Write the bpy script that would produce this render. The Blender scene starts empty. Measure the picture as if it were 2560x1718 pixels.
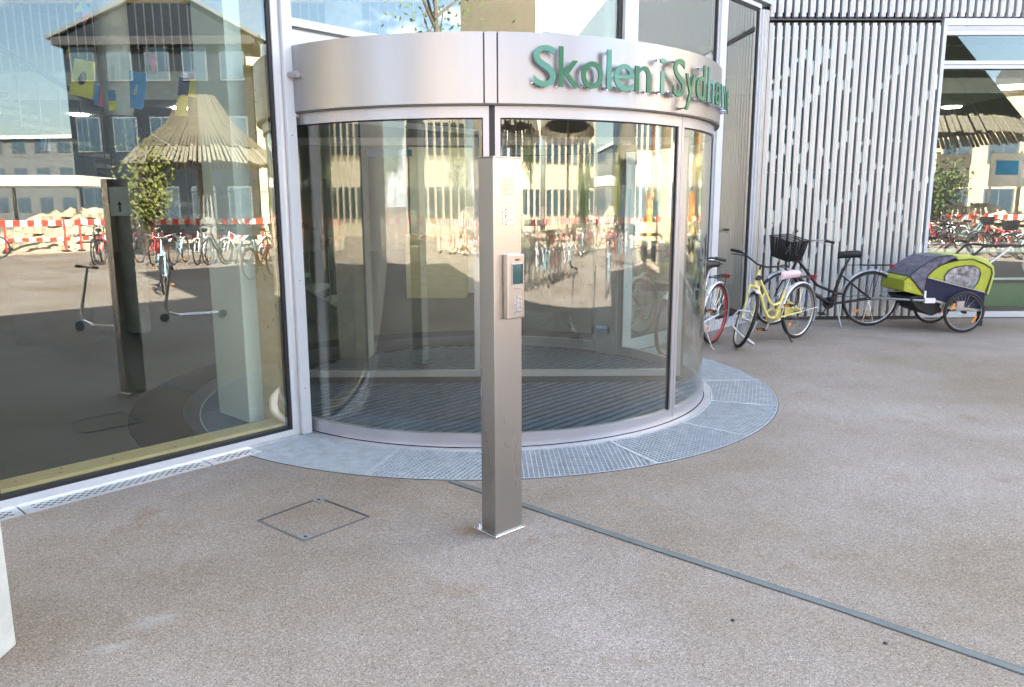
import bpy, math, random
from mathutils import Vector, Matrix
random.seed(7)
R = math.radians
scene = bpy.context.scene
col = scene.collection

# ------------------------------------------------------------------ camera, sky, sun, exposure
CAM_H = 1.55
cd = bpy.data.cameras.new('camera'); cam = bpy.data.objects.new('camera', cd); col.objects.link(cam)
cd.sensor_width = 36.0; cd.lens = 1.5109 * 18.0
cd.clip_start = 0.05; cd.clip_end = 900.0
PIT = 0.178911; ROL = 0.003324
cam.matrix_world = Matrix.Translation((0, 0, CAM_H)) @ Matrix.Rotation(math.pi/2 - PIT, 4, 'X') @ Matrix.Rotation(-ROL, 4, 'Z')
scene.camera = cam

SUN_AZ = math.atan2(0.47, -0.88)      # horizontal direction TO the sun
SUN_EL = R(38)
w = bpy.data.worlds.new('World'); scene.world = w; w.use_nodes = True
nt = w.node_tree; nt.nodes.clear()
out = nt.nodes.new('ShaderNodeOutputWorld'); bg = nt.nodes.new('ShaderNodeBackground')
sky = nt.nodes.new('ShaderNodeTexSky'); sky.sky_type = 'NISHITA'; sky.sun_disc = False
sky.sun_elevation = SUN_EL; sky.sun_rotation = math.pi/2 - SUN_AZ
sky.air_density = 1.0; sky.dust_density = 1.2; sky.ozone_density = 1.0
tc = nt.nodes.new('ShaderNodeTexCoord'); mp = nt.nodes.new('ShaderNodeMapping'); mp.inputs['Scale'].default_value = (1.0, 1.0, 2.8)
mp.inputs['Location'].default_value = (0.95, 0.45, 0.2)
nz = nt.nodes.new('ShaderNodeTexNoise'); nz.inputs['Scale'].default_value = 2.1; nz.inputs['Detail'].default_value = 9; nz.inputs['Roughness'].default_value = 0.58
rp = nt.nodes.new('ShaderNodeValToRGB'); rp.color_ramp.elements[0].position = 0.54; rp.color_ramp.elements[1].position = 0.70
mx = nt.nodes.new('ShaderNodeMix'); mx.data_type = 'RGBA'
mx.inputs['B'].default_value = (22.0, 22.4, 23.0, 1)
nt.links.new(tc.outputs['Generated'], mp.inputs['Vector']); nt.links.new(mp.outputs['Vector'], nz.inputs['Vector'])
nt.links.new(nz.outputs['Fac'], rp.inputs['Fac']); nt.links.new(rp.outputs['Color'], mx.inputs['Factor'])
nt.links.new(sky.outputs['Color'], mx.inputs['A']); nt.links.new(mx.outputs['Result'], bg.inputs['Color'])
bg.inputs['Strength'].default_value = 0.056
nt.links.new(bg.outputs['Background'], out.inputs['Surface'])

sd = bpy.data.lights.new('sun', 'SUN'); sd.energy = 5.0; sd.angle = R(0.53); sd.color = (1.0, 0.94, 0.86)
sun = bpy.data.objects.new('sun', sd); col.objects.link(sun)
sv = Vector((math.cos(SUN_AZ)*math.cos(SUN_EL), math.sin(SUN_AZ)*math.cos(SUN_EL), math.sin(SUN_EL)))
sun.rotation_euler = sv.to_track_quat('Z', 'Y').to_euler(); sun.location = sv*60

scene.view_settings.view_transform = 'Standard'; scene.view_settings.look = 'None'
scene.view_settings.exposure = 3.56; scene.view_settings.gamma = 1.0; scene.view_settings.use_curve_mapping = False
scene.render.engine = 'CYCLES'
cy = scene.cycles
cy.max_bounces = 10; cy.diffuse_bounces = 3; cy.glossy_bounces = 5; cy.transparent_max_bounces = 16; cy.transmission_bounces = 4
cy.caustics_reflective = False; cy.caustics_refractive = False; cy.use_denoising = True; cy.sample_clamp_indirect = 6.0

# ------------------------------------------------------------------ helpers
def N(m, t, **kw):
    n = m.node_tree.nodes.new(t)
    for k, v in kw.items():
        if k in n.inputs: n.inputs[k].default_value = v
        else: setattr(n, k, v)
    return n
def L(m, a, b): m.node_tree.links.new(a, b)

def mat(name, c, rough=0.5, metal=0.0, var=0.12, scale=6.0, bump=0.0, bscale=60.0, aniso=0.0, emit=0.0, spec=0.5, stretch=None, coat=0.0, c2=None):
    m = bpy.data.materials.new(name); m.use_nodes = True
    b = m.node_tree.nodes['Principled BSDF']
    b.inputs['Roughness'].default_value = rough; b.inputs['Metallic'].default_value = metal
    b.inputs['Specular IOR Level'].default_value = spec; b.inputs['Anisotropic'].default_value = aniso
    b.inputs['Coat Weight'].default_value = coat
    tcn = N(m, 'ShaderNodeTexCoord'); src = tcn.outputs['Object']
    if stretch:
        mpn = N(m, 'ShaderNodeMapping'); mpn.inputs['Scale'].default_value = stretch
        L(m, src, mpn.inputs['Vector']); src = mpn.outputs['Vector']
    n = N(m, 'ShaderNodeTexNoise', Scale=scale, Detail=6.0, Roughness=0.6); L(m, src, n.inputs['Vector'])
    r = N(m, 'ShaderNodeValToRGB')
    d = c2 if c2 else tuple(x*(1-var) for x in c)
    e = c if c2 else tuple(min(1, x*(1+var)) for x in c)
    r.color_ramp.elements[0].color = (*d, 1); r.color_ramp.elements[1].color = (*e, 1)
    r.color_ramp.elements[0].position = 0.32; r.color_ramp.elements[1].position = 0.68
    L(m, n.outputs['Fac'], r.inputs['Fac']); L(m, r.outputs['Color'], b.inputs['Base Color'])
    rr = N(m, 'ShaderNodeMapRange'); rr.inputs['To Min'].default_value = max(0, rough-0.06); rr.inputs['To Max'].default_value = min(1, rough+0.08)
    L(m, n.outputs['Fac'], rr.inputs['Value']); L(m, rr.outputs['Result'], b.inputs['Roughness'])
    if bump:
        n2 = N(m, 'ShaderNodeTexNoise', Scale=bscale, Detail=4.0); L(m, src, n2.inputs['Vector'])
        bp = N(m, 'ShaderNodeBump', Strength=bump, Distance=0.01); L(m, n2.outputs['Fac'], bp.inputs['Height']); L(m, bp.outputs['Normal'], b.inputs['Normal'])
    if emit:
        b.inputs['Emission Color'].default_value = (*c, 1); b.inputs['Emission Strength'].default_value = emit
    return m

def glass(name, tint, base, wobble=0.0, expo=2.6):
    m = bpy.data.materials.new(name); m.use_nodes = True
    m.node_tree.nodes.clear()
    o = N(m, 'ShaderNodeOutputMaterial'); mxs = N(m, 'ShaderNodeMixShader')
    tr = N(m, 'ShaderNodeBsdfTransparent', Color=(*tint, 1)); gl = N(m, 'ShaderNodeBsdfGlossy', Roughness=0.0, Color=(1.0, 0.99, 0.94, 1))
    lw = N(m, 'ShaderNodeLayerWeight', Blend=0.5)
    p = N(m, 'ShaderNodeMath', operation='POWER'); p.inputs[1].default_value = expo
    L(m, lw.outputs['Facing'], p.inputs[0])
    mr = N(m, 'ShaderNodeMapRange'); mr.inputs['To Min'].default_value = base; mr.inputs['To Max'].default_value = 0.95
    L(m, p.outputs[0], mr.inputs['Value']); L(m, mr.outputs['Result'], mxs.inputs['Fac'])
    L(m, tr.outputs[0], mxs.inputs[1]); L(m, gl.outputs[0], mxs.inputs[2]); L(m, mxs.outputs[0], o.inputs['Surface'])
    if wobble:
        tcn = N(m, 'ShaderNodeTexCoord'); n = N(m, 'ShaderNodeTexNoise', Scale=0.9, Detail=1.0); L(m, tcn.outputs['Object'], n.inputs['Vector'])
        bp = N(m, 'ShaderNodeBump', Strength=wobble, Distance=0.02); L(m, n.outputs['Fac'], bp.inputs['Height']); L(m, bp.outputs['Normal'], gl.inputs['Normal'])
    return m

class MB:
    def __init__(s, T=None): s.v = []; s.f = []; s.T = T
    def add(s, vs, fs):
        k = len(s.v); s.v += [tuple(x) for x in vs]; s.f += [tuple(i+k for i in f) for f in fs]; return s
    def box(s, x0, x1, y0, y1, z0, z1):
        vs = [(x, y, z) for z in (z0, z1) for x, y in ((x0, y0), (x1, y0), (x1, y1), (x0, y1))]
        return s.add(vs, [(0,3,2,1),(4,5,6,7),(0,1,5,4),(1,2,6,5),(2,3,7,6),(3,0,4,7)])
    def bar(s, p, q, w, h=None, up=(0,0,1)):
        p = Vector(p); q = Vector(q); h = h or w; d = (q-p).normalized(); up = Vector(up)
        if abs(d.dot(up)) > 0.95: up = Vector((1,0,0))
        a = d.cross(up).normalized()*w/2; b = a.cross(d).normalized()*h/2
        vs = [c+x for c in (p, q) for x in (-a-b, a-b, a+b, -a+b)]
        return s.add(vs, [(0,1,2,3),(7,6,5,4),(0,4,5,1),(1,5,6,2),(2,6,7,3),(3,7,4,0)])
    def tube(s, pts, r, n=8, closed=False, cap=True):
        pts = [Vector(p) for p in pts]; k = len(pts); rs = r if isinstance(r, (list, tuple)) else [r]*k
        base = len(s.v); prev = None
        for i, p in enumerate(pts):
            if closed: d = (pts[(i+1) % k]-pts[i-1])
            else: d = pts[min(i+1, k-1)]-pts[max(i-1, 0)]
            d = d.normalized() if d.length > 1e-9 else Vector((0,0,1))
            if prev is None:
                up = Vector((0,0,1)) if abs(d.z) < 0.9 else Vector((1,0,0)); a = d.cross(up).normalized()
            else:
                a = (prev - d*prev.dot(d)); a = a.normalized() if a.length > 1e-6 else d.orthogonal().normalized()
            prev = a; b = d.cross(a)
            for j in range(n):
                t = 2*math.pi*j/n; s.v.append(tuple(p+(a*math.cos(t)+b*math.sin(t))*rs[i]))
        for i in range(k if closed else k-1):
            i2 = (i+1) % k
            for j in range(n):
                j2 = (j+1) % n; s.f.append((base+i*n+j, base+i*n+j2, base+i2*n+j2, base+i2*n+j))
        if cap and not closed:
            s.f.append(tuple(base+j for j in range(n))[::-1]); s.f.append(tuple(base+(k-1)*n+j for j in range(n)))
        return s
    def lathe(s, prof, n=24, c=(0,0,0), a0=0, a1=2*math.pi):
        full = abs(a1-a0-2*math.pi) < 1e-6; base = len(s.v); m = n if full else n+1
        for i in range(m):
            t = a0+(a1-a0)*i/n
            for r, z in prof: s.v.append((c[0]+r*math.cos(t), c[1]+r*math.sin(t), c[2]+z))
        k = len(prof)
        for i in range(n):
            i2 = (i+1) % m if full else i+1
            for j in range(k-1): s.f.append((base+i*k+j, base+i2*k+j, base+i2*k+j+1, base+i*k+j+1))
        return s
    def arc(s, r0, r1, z0, z1, a0, a1, n, c=(0,0)):   # solid curved slab
        base = len(s.v)
        for i in range(n+1):
            t = a0+(a1-a0)*i/n; ct, st = math.cos(t), math.sin(t)
            for r, z in ((r0,z0),(r1,z0),(r1,z1),(r0,z1)): s.v.append((c[0]+r*ct, c[1]+r*st, z))
        for i in range(n):
            for j in range(4):
                j2 = (j+1) % 4; s.f.append((base+i*4+j, base+i*4+j2, base+i*4+4+j2, base+i*4+4+j))
        s.f.append((base+3, base+2, base+1, base)); e = base+n*4; s.f.append((e, e+1, e+2, e+3))
        return s
    def prism(s, poly, f0, f1):       # poly list of 2D; f0,f1 map (u,v)->3D
        n = len(poly); vs = [f0(*p) for p in poly]+[f1(*p) for p in poly]
        return s.add(vs, [tuple(range(n))[::-1], tuple(range(n, 2*n))]+[(i, (i+1) % n, n+(i+1) % n, n+i) for i in range(n)])
    def mesh(s, name, m, smooth=None):
        me = bpy.data.meshes.new(name); vs = [s.T(*v) for v in s.v] if s.T else s.v
        me.from_pydata(vs, [], s.f); me.update()
        if m: me.materials.append(m)
        if smooth:
            import bmesh
            b = bmesh.new(); b.from_mesh(me); bmesh.ops.recalc_face_normals(b, faces=b.faces)
            for f in b.faces: f.smooth = True
            for e in b.edges:
                if len(e.link_faces) == 2 and e.calc_face_angle(0) > R(smooth): e.smooth = False
            b.to_mesh(me); b.free()
        else:
            import bmesh
            b = bmesh.new(); b.from_mesh(me); bmesh.ops.recalc_face_normals(b, faces=b.faces); b.to_mesh(me); b.free()
        return me
    def build(s, name, m, parent=None, smooth=None, label=None, bevel=0, kind=None):
        o = bpy.data.objects.new(name, s.mesh(name, m, smooth)); col.objects.link(o)
        hang(o, parent)
        if label: o['label'] = label
        if kind: o['kind'] = kind
        if bevel:
            md = o.modifiers.new('bevel', 'BEVEL'); md.width = bevel; md.segments = 2; md.limit_method = 'ANGLE'
        return o
BAKED = {}
def hang(o, parent):
    if parent is None: return
    o.parent = parent
    if parent.name in BAKED and parent.parent is None:
        o.matrix_parent_inverse = Matrix.Translation(BAKED[parent.name]).inverted()
def inst(me, name, parent, loc=(0,0,0), rz=0.0):
    o = bpy.data.objects.new(name, me); col.objects.link(o); o.location = loc; o.rotation_euler = (0,0,rz); hang(o, parent); return o
def thing(name, label, cat, loc=(0,0,0), rz=0.0, group=None, baked=True):
    o = bpy.data.objects.new(name, None); col.objects.link(o); o.location = loc; o.rotation_euler = (0,0,rz)
    o.empty_display_size = 0.1
    o['label'] = label; o['category'] = cat
    if group: o['group'] = group
    if baked: BAKED[o.name] = Vector(loc)
    return o
def tag(o, label, cat, group=None):
    o['label'] = label; o['category'] = cat
    if group: o['group'] = group
    return o
def copy_tree(o, parent=None, name=None):
    c = o.copy(); col.objects.link(c)
    if parent: c.parent = parent
    for ch in list(o.children): copy_tree(ch, c)
    return c

# ------------------------------------------------------------------ frames of the two facades
A0 = Vector((-2.644, 3.775)); TA = R(48)
def fA(u, w, z): return (A0.x+u*math.cos(TA)-w*math.sin(TA), A0.y+u*math.sin(TA)+w*math.cos(TA), z)
B0 = Vector((3.335, 10.44)); TB = 0.015
def fB(u, w, z): return (B0.x+u*math.cos(TB)-w*math.sin(TB), B0.y+u*math.sin(TB)+w*math.cos(TB), z)
DC = Vector((-0.2302, 6.6286))       # centre of the revolving door
def fD(th, r, z): return (DC.x+r*math.cos(th), DC.y+r*math.sin(th), z)

# ------------------------------------------------------------------ materials
M = {}
# resin bound gravel
def gravel():
    m = bpy.data.materials.new('gravel_paving'); m.use_nodes = True; b = m.node_tree.nodes['Principled BSDF']
    t = N(m, 'ShaderNodeTexCoord').outputs['Object']
    v = N(m, 'ShaderNodeTexVoronoi', Scale=240.0); L(m, t, v.inputs['Vector'])
    r1 = N(m, 'ShaderNodeValToRGB'); e = r1.color_ramp.elements
    e[0].color = (0.14, 0.122, 0.105, 1); e[1].color = (0.52, 0.49, 0.465, 1); e[0].position = 0.02; e[1].position = 0.98
    k = e.new(0.16); k.color = (0.268, 0.238, 0.212, 1); k = e.new(0.8); k.color = (0.345, 0.315, 0.290, 1)
    sp = N(m, 'ShaderNodeSeparateColor'); L(m, v.outputs['Color'], sp.inputs[0]); L(m, sp.outputs[0], r1.inputs['Fac'])
    n = N(m, 'ShaderNodeTexNoise', Scale=0.55, Detail=6.0, Roughness=0.62); L(m, t, n.inputs['Vector'])
    r2 = N(m, 'ShaderNodeValToRGB'); r2.color_ramp.elements[0].position = 0.36; r2.color_ramp.elements[1].position = 0.66
    r2.color_ramp.elements[0].color = (0.74, 0.65, 0.53, 1); r2.color_ramp.elements[1].color = (1.06, 1.02, 1.0, 1)
    L(m, n.outputs['Fac'], r2.inputs['Fac'])
    mu = N(m, 'ShaderNodeMix', data_type='RGBA', blend_type='MULTIPLY'); mu.inputs['Factor'].default_value = 1.0
    L(m, r1.outputs['Color'], mu.inputs['A']); L(m, r2.outputs['Color'], mu.inputs['B'])
    # worn brown and chalky stains
    n3 = N(m, 'ShaderNodeTexNoise', Scale=2.3, Detail=5.0, Roughness=0.7); L(m, t, n3.inputs['Vector'])
    r3 = N(m, 'ShaderNodeValToRGB'); r3.color_ramp.elements[0].position = 0.60; r3.color_ramp.elements[1].position = 0.76
    L(m, n3.outputs['Fac'], r3.inputs['Fac'])
    m3 = N(m, 'ShaderNodeMix', data_type='RGBA', blend_type='MULTIPLY'); m3.inputs['B'].default_value = (0.80, 0.66, 0.50, 1)
    L(m, r3.outputs['Color'], m3.inputs['Factor']); L(m, mu.outputs['Result'], m3.inputs['A'])
    last = m3.outputs['Result']
    def spot(x, y, rad, colr, amt, last, seed):
        mpn = N(m, 'ShaderNodeMapping', vector_type='TEXTURE'); mpn.inputs['Location'].default_value = (x, y, 0); mpn.inputs['Scale'].default_value = (rad[0], rad[1], 1); mpn.inputs['Rotation'].default_value = (0, 0, rad[2])
        L(m, t, mpn.inputs['Vector'])
        nn = N(m, 'ShaderNodeTexNoise', Scale=3.0+seed*0.2, Detail=5.0); L(m, mpn.outputs['Vector'], nn.inputs['Vector'])
        ln = N(m, 'ShaderNodeVectorMath', operation='LENGTH'); L(m, mpn.outputs['Vector'], ln.inputs[0])
        ad = N(m, 'ShaderNodeMath', operation='ADD'); L(m, ln.outputs['Value'], ad.inputs[0]); L(m, nn.outputs['Fac'], ad.inputs[1])
        mr = N(m, 'ShaderNodeMapRange'); mr.inputs['From Min'].default_value = 1.15; mr.inputs['From Max'].default_value = 0.55; mr.inputs['To Max'].default_value = amt
        L(m, ad.outputs[0], mr.inputs['Value'])
        mm = N(m, 'ShaderNodeMix', data_type='RGBA'); mm.inputs['B'].default_value = (*colr, 1)
        L(m, mr.outputs['Result'], mm.inputs['Factor']); L(m, last, mm.inputs['A']); return mm.outputs['Result']
    last = spot(-1.36, 2.70, (0.20, 0.10, 0.5), (0.42, 0.42, 0.40), 0.42, last, 1)
    last = spot(-1.42, 2.52, (0.16, 0.06, 0.4), (0.42, 0.42, 0.40), 0.35, last, 2)
    last = spot(-0.19, 3.52, (0.20, 0.13, 0.6), (0.22, 0.12, 0.06), 0.75, last, 3)
    last = spot(0.66, 3.86, (0.20, 0.07, 0.0), (0.30, 0.21, 0.12), 0.5, last, 4)
    last = spot(-0.70, 3.72, (0.14, 0.10, 0.0), (0.26, 0.17, 0.09), 0.55, last, 5)
    L(m, last, b.inputs['Base Color'])
    b.inputs['Roughness'].default_value = 0.62; b.inputs['Specular IOR Level'].default_value = 0.35
    bp = N(m, 'ShaderNodeBump', Strength=0.55, Distance=0.004); L(m, v.outputs['Distance'], bp.inputs['Height']); bp.invert = True
    L(m, bp.outputs['Normal'], b.inputs['Normal'])
    return m
M['gravel'] = gravel()
M['white_alu'] = mat('white_aluminium', (0.58, 0.61, 0.65), 0.38, 0.0, 0.03, 3, coat=0.1)
M['mill_alu'] = mat('mill_aluminium', (0.70, 0.71, 0.73), 0.35, 0.85, 0.06, 5)
M['brushed'] = mat('brushed_steel_fascia', (0.36, 0.355, 0.375), 0.34, 1.0, 0.04, 7.0, aniso=0.0, stretch=(1, 1, 0.05))
M['frame_grey'] = mat('door_frame_grey', (0.44, 0.44, 0.48), 0.36, 0.6, 0.04, 3)
M['steel'] = mat('stainless_steel', (0.43, 0.42, 0.41), 0.27, 1.0, 0.035, 5.0, stretch=(1, 1, 0.12))
M['steel_bright'] = mat('polished_steel', (0.75, 0.74, 0.73), 0.2, 1.0, 0.05, 20)
M['steel_dark'] = mat('steel_shadow_line', (0.10, 0.10, 0.10), 0.5, 0.6)
M['galv'] = mat('galvanised_steel', (0.54, 0.58, 0.62), 0.42, 0.3, 0.16, 14)
M['galv_strip'] = mat('zinc_strip', (0.15, 0.17, 0.17), 0.55, 0.3, 0.12, 9)
M['galv_lug'] = mat('worn_lug', (0.26, 0.28, 0.29), 0.5, 0.5, 0.2)
M['black'] = mat('black_rubber', (0.012, 0.012, 0.014), 0.55, 0, 0.2)
M['black_paint'] = mat('black_paint', (0.006, 0.006, 0.008), 0.35, 0, 0.1)
M['black_metal'] = mat('black_seal', (0.015, 0.017, 0.028), 0.4, 0.2)
M['tyre'] = mat('tyre_rubber', (0.022, 0.021, 0.022), 0.72, 0, 0.25, 20, bump=0.3, bscale=90)
M['matdark'] = mat('ribbed_mat', (0.006, 0.007, 0.009), 0.9, 0, 0.3, 12, spec=0.05)
M['matrib'] = mat('mat_rib', (0.10, 0.125, 0.17), 0.6, 0.0, 0.3, 12, spec=0.15)
M['wood'] = mat('pine_wood', (0.86, 0.65, 0.32), 0.5, 0, 0.2, 5.0, stretch=(1, 1, 4), c2=(0.74, 0.53, 0.22))
M['wood_u'] = mat('pine_sill', (0.86, 0.65, 0.32), 0.5, 0, 0.2, 5.0, stretch=(2, 2, 12), c2=(0.74, 0.53, 0.22))
M['knot'] = mat('wood_knot', (0.13, 0.06, 0.02), 0.6)
M['floor_in'] = mat('dark_linoleum', (0.038, 0.042, 0.034), 0.5, 0, 0.15, 2, spec=0.25)
M['carpet'] = mat('black_carpet', (0.004, 0.004, 0.006), 0.95, 0, 0.3, 40, spec=0.03)
M['carpet_blue'] = mat('blue_grey_mat', (0.02, 0.026, 0.045), 0.9, 0, 0.3, 40)
M['plaster'] = mat('white_plaster', (0.62, 0.60, 0.54), 0.8, 0, 0.06, 2)
M['column_white'] = mat('painted_column', (0.76, 0.84, 0.79), 0.5, 0, 0.05, 2)
M['concrete'] = mat('concrete', (0.24, 0.24, 0.23), 0.8, 0, 0.2, 7, bump=0.2)
M['concrete_pale'] = mat('pale_concrete', (0.55, 0.57, 0.54), 0.7, 0, 0.1, 9, bump=0.15)
M['ceil'] = mat('ceiling_panels', (0.25, 0.24, 0.21), 0.9)
M['grass_green'] = mat('green_panel', (0.07, 0.20, 0.05), 0.6)
M['slat'] = mat('anodised_slat', (0.66, 0.65, 0.64), 0.34, 0.2, 0.02, 3, stretch=(1, 1, 0.2))
M['slat_cyan'] = mat('anodised_wing', (0.55, 0.66, 0.67), 0.35, 0.25, 0.02, 3, stretch=(1, 1, 0.2))
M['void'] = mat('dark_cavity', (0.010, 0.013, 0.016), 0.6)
M['blueglass'] = mat('tinted_backing', (0.05, 0.07, 0.14), 0.08, 0.0, 0.1, spec=1.0)
M['glassA'] = glass('window_glass', (0.94, 0.985, 0.96), 0.072, expo=1.7)
M['glassD'] = glass('curved_glass', (0.92, 0.95, 0.93), 0.078, expo=2.8)
M['glassW'] = glass('door_wing_glass', (0.92, 0.96, 0.94), 0.02)
M['green_l'] = mat('green_letter_face', (0.03, 0.16, 0.085), 0.35, 0.0, 0.2, 4, coat=0.1, c2=(0.008, 0.12, 0.045))
M['green_l2'] = mat('pale_green_letter_face', (0.08, 0.24, 0.19), 0.3, 0.0, 0.2, 4, coat=0.1, c2=(0.06, 0.25, 0.18))
M['cream'] = mat('cream_render', (0.90, 0.79, 0.62), 0.8, 0, 0.08, 1.5)
M['beige'] = mat('beige_render', (0.55, 0.47, 0.33), 0.8, 0, 0.08, 1.5)
M['navy_wall'] = mat('shaded_blue_cladding', (0.010, 0.016, 0.026), 0.6, 0, 0.15, 1.5)  # shade on this facade is put into the near-black blue
M['grey_wall'] = mat('grey_cladding', (0.16, 0.17, 0.17), 0.7, 0, 0.1, 1.5)
M['roof_dark'] = mat('dark_roofing', (0.05, 0.05, 0.055), 0.7)
M['win_dark'] = mat('far_window_glass', (0.05, 0.08, 0.11), 0.08, 0, 0.2, spec=1.0)
M['win_frame'] = mat('window_frame_paint', (0.13, 0.15, 0.17), 0.5)
M['red'] = mat('barrier_red', (0.75, 0.06, 0.03), 0.45)
M['white'] = mat('barrier_white', (0.8, 0.8, 0.78), 0.45)
M['sand'] = mat('sandy_rubble', (0.52, 0.44, 0.33), 0.9, 0, 0.35, 5, bump=0.5, bscale=12)
M['thatch'] = mat('weathered_slat', (0.12, 0.105, 0.075), 0.8, 0, 0.3, 8)
M['thatch_dark'] = mat('shade_side_slat', (0.008, 0.010, 0.007), 0.95, 0, 0.3, 8, spec=0.1)  # near-black colour paints in the shaded side of the pavilion roof
M['thatch_pale'] = mat('lit_rim_slat', (0.20, 0.18, 0.135), 0.8, 0, 0.3, 8)  # paler colour paints in the light on the rim slats
M['leaf'] = mat('foliage', (0.07, 0.10, 0.025), 0.6, 0, 0.4, 3)
M['leaf2'] = mat('foliage_yellowing', (0.14, 0.15, 0.03), 0.6, 0, 0.4, 3)
M['bark'] = mat('bark', (0.10, 0.08, 0.06), 0.85, 0, 0.3, 9, bump=0.3)
M['orange'] = mat('machine_orange', (0.80, 0.30, 0.03), 0.4)
M['canvas'] = mat('white_canvas', (0.8, 0.8, 0.77), 0.7)
M['chrome'] = mat('chrome', (0.75, 0.75, 0.77), 0.15, 1.0, 0.03)
M['alu'] = mat('silver_alloy', (0.42, 0.42, 0.43), 0.35, 0.8, 0.04)
M['yellow'] = mat('pale_yellow_enamel', (0.78, 0.68, 0.22), 0.28, 0, 0.04, coat=0.5)
M['wpaint'] = mat('white_enamel', (0.80, 0.80, 0.82), 0.28, 0, 0.03, coat=0.5)
M['rpaint'] = mat('red_enamel', (0.65, 0.03, 0.04), 0.3, 0, 0.04, coat=0.5)
M['bpaint'] = mat('light_blue_enamel', (0.30, 0.55, 0.70), 0.3, 0, 0.04, coat=0.5)
M['pink'] = mat('floral_pink_cover', (0.70, 0.42, 0.56), 0.7, 0, 0.3, 45, c2=(0.75, 0.72, 0.74))
M['amber'] = mat('amber_reflector', (0.90, 0.28, 0.02), 0.3)
M['redlens'] = mat('red_lens', (0.6, 0.02, 0.03), 0.3)
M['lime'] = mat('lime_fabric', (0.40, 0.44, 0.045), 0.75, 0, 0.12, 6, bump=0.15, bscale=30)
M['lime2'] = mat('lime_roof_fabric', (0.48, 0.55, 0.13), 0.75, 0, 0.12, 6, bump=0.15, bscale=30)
M['navyfab'] = mat('navy_fabric', (0.020, 0.022, 0.05), 0.9, 0, 0.15, 6, bump=0.2, bscale=25)
M['mesh_fab'] = mat('grey_mesh_fabric', (0.15, 0.15, 0.22), 0.35, 0, 0.5, 16, spec=0.5, bump=0.6, bscale=14, c2=(0.02, 0.02, 0.05))
M['vinyl'] = mat('clear_vinyl', (0.36, 0.38, 0.44), 0.12, 0, 0.8, 15, spec=1.0, bump=1.0, bscale=14, c2=(0.015, 0.015, 0.02))
M['screen'] = mat('lcd_screen', (0.03, 0.09, 0.09), 0.08, 0, 0.3)
M['paper'] = mat('white_paper', (0.78, 0.78, 0.76), 0.7)
M['bluesign'] = mat('blue_sign', (0.02, 0.20, 0.55), 0.4)
M['lamp'] = mat('lamp_diffuser', (1.0, 0.93, 0.80), 0.5, emit=5.0)
for k, c in dict(fy=(0.85, 0.74, 0.04), fb=(0.03, 0.30, 0.62), fn=(0.015, 0.025, 0.07), fw=(0.7, 0.7, 0.7), fr=(0.60, 0.05, 0.10), fk=(0.02, 0.02, 0.02), fp=(0.75, 0.25, 0.35), fg=(0.15, 0.45, 0.38)).items():
    M[k] = mat('flag_cloth_'+{'fy':'yellow','fb':'blue','fn':'navy','fw':'white','fr':'red','fk':'black','fp':'pink','fg':'green'}[k], c, 0.8)

# ------------------------------------------------------------------ ground (annulus round the pit under the door)
g = MB(); rings = [2.437, 3, 4, 6, 9, 14, 25, 60, 150, 420]; n = 96
for r in rings:
    for i in range(n): g.v.append((r*math.cos(2*math.pi*i/n)+DC.x, r*math.sin(2*math.pi*i/n)+DC.y, 0))
for k in range(len(rings)-1):
    for i in range(n): g.f.append((k*n+i, k*n+(i+1) % n, (k+1)*n+(i+1) % n, (k+1)*n+i))
for i in range(n): g.v.append((2.437*math.cos(2*math.pi*i/n)+DC.x, 2.437*math.sin(2*math.pi*i/n)+DC.y, -0.06))
b0 = len(rings)*n
for i in range(n): g.f.append((i, b0+i, b0+(i+1) % n, (i+1) % n))
go = g.build('ground', M['gravel']); go['kind'] = 'structure'
pit = MB(); pit.v = [fD(2*math.pi*i/n, 2.44, -0.06) for i in range(n)]; pit.f = [tuple(range(n))]
po = pit.build('pit_floor', M['steel_dark']); po['kind'] = 'structure'
# sandy building site beyond the barriers
sp_ = MB(); poly = [(22, 9), (21.8, -4), (17.5, -9), (10, -13), (1, -15), (-8, -16), (-12, -27), (12, -29), (26, -24), (33, -14), (34, 9)]
sp_.v = [(x, y, 0.004) for x, y in poly]; sp_.f = [tuple(range(len(poly)))]
so = sp_.build('bare_ground', M['sand']); so['kind'] = 'structure'

# expansion strip across the paving
strip_pts = [Vector(p) for p in ((-0.355, 4.185), (0.54, 3.395), (1.278, 2.755), (1.711, 2.352), (3.75, 0.45))]
st = MB(); sl = MB()
def offs(i, o):
    d = (strip_pts[min(i+1, 4)]-strip_pts[max(i-1, 0)]).normalized(); return strip_pts[i]+Vector((-d.y, d.x))*o
for i in range(4):
    a, b, c, d = offs(i, -.017), offs(i+1, -.017), offs(i+1, .017), offs(i, .017)
    st.add([(v.x, v.y, 0.004) for v in (a, b, c, d)]+[(v.x, v.y, 0.0005) for v in (a, b, c, d)], [(0,1,2,3),(0,4,5,1),(2,6,7,3)])
    for o in (-.0215, .0180):
        q = [offs(i, o), offs(i+1, o), offs(i+1, o+.004), offs(i, o+.004)]; sl.add([(v.x, v.y, 0.0035) for v in q], [(0,1,2,3)])
stripo = st.build('floor_strip', M['galv_strip']); tag(stripo, 'grey metal joint strip running diagonally across the gravel paving', 'joint strip')
sl.build('edge_gap', M['steel_dark'], stripo)

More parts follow.
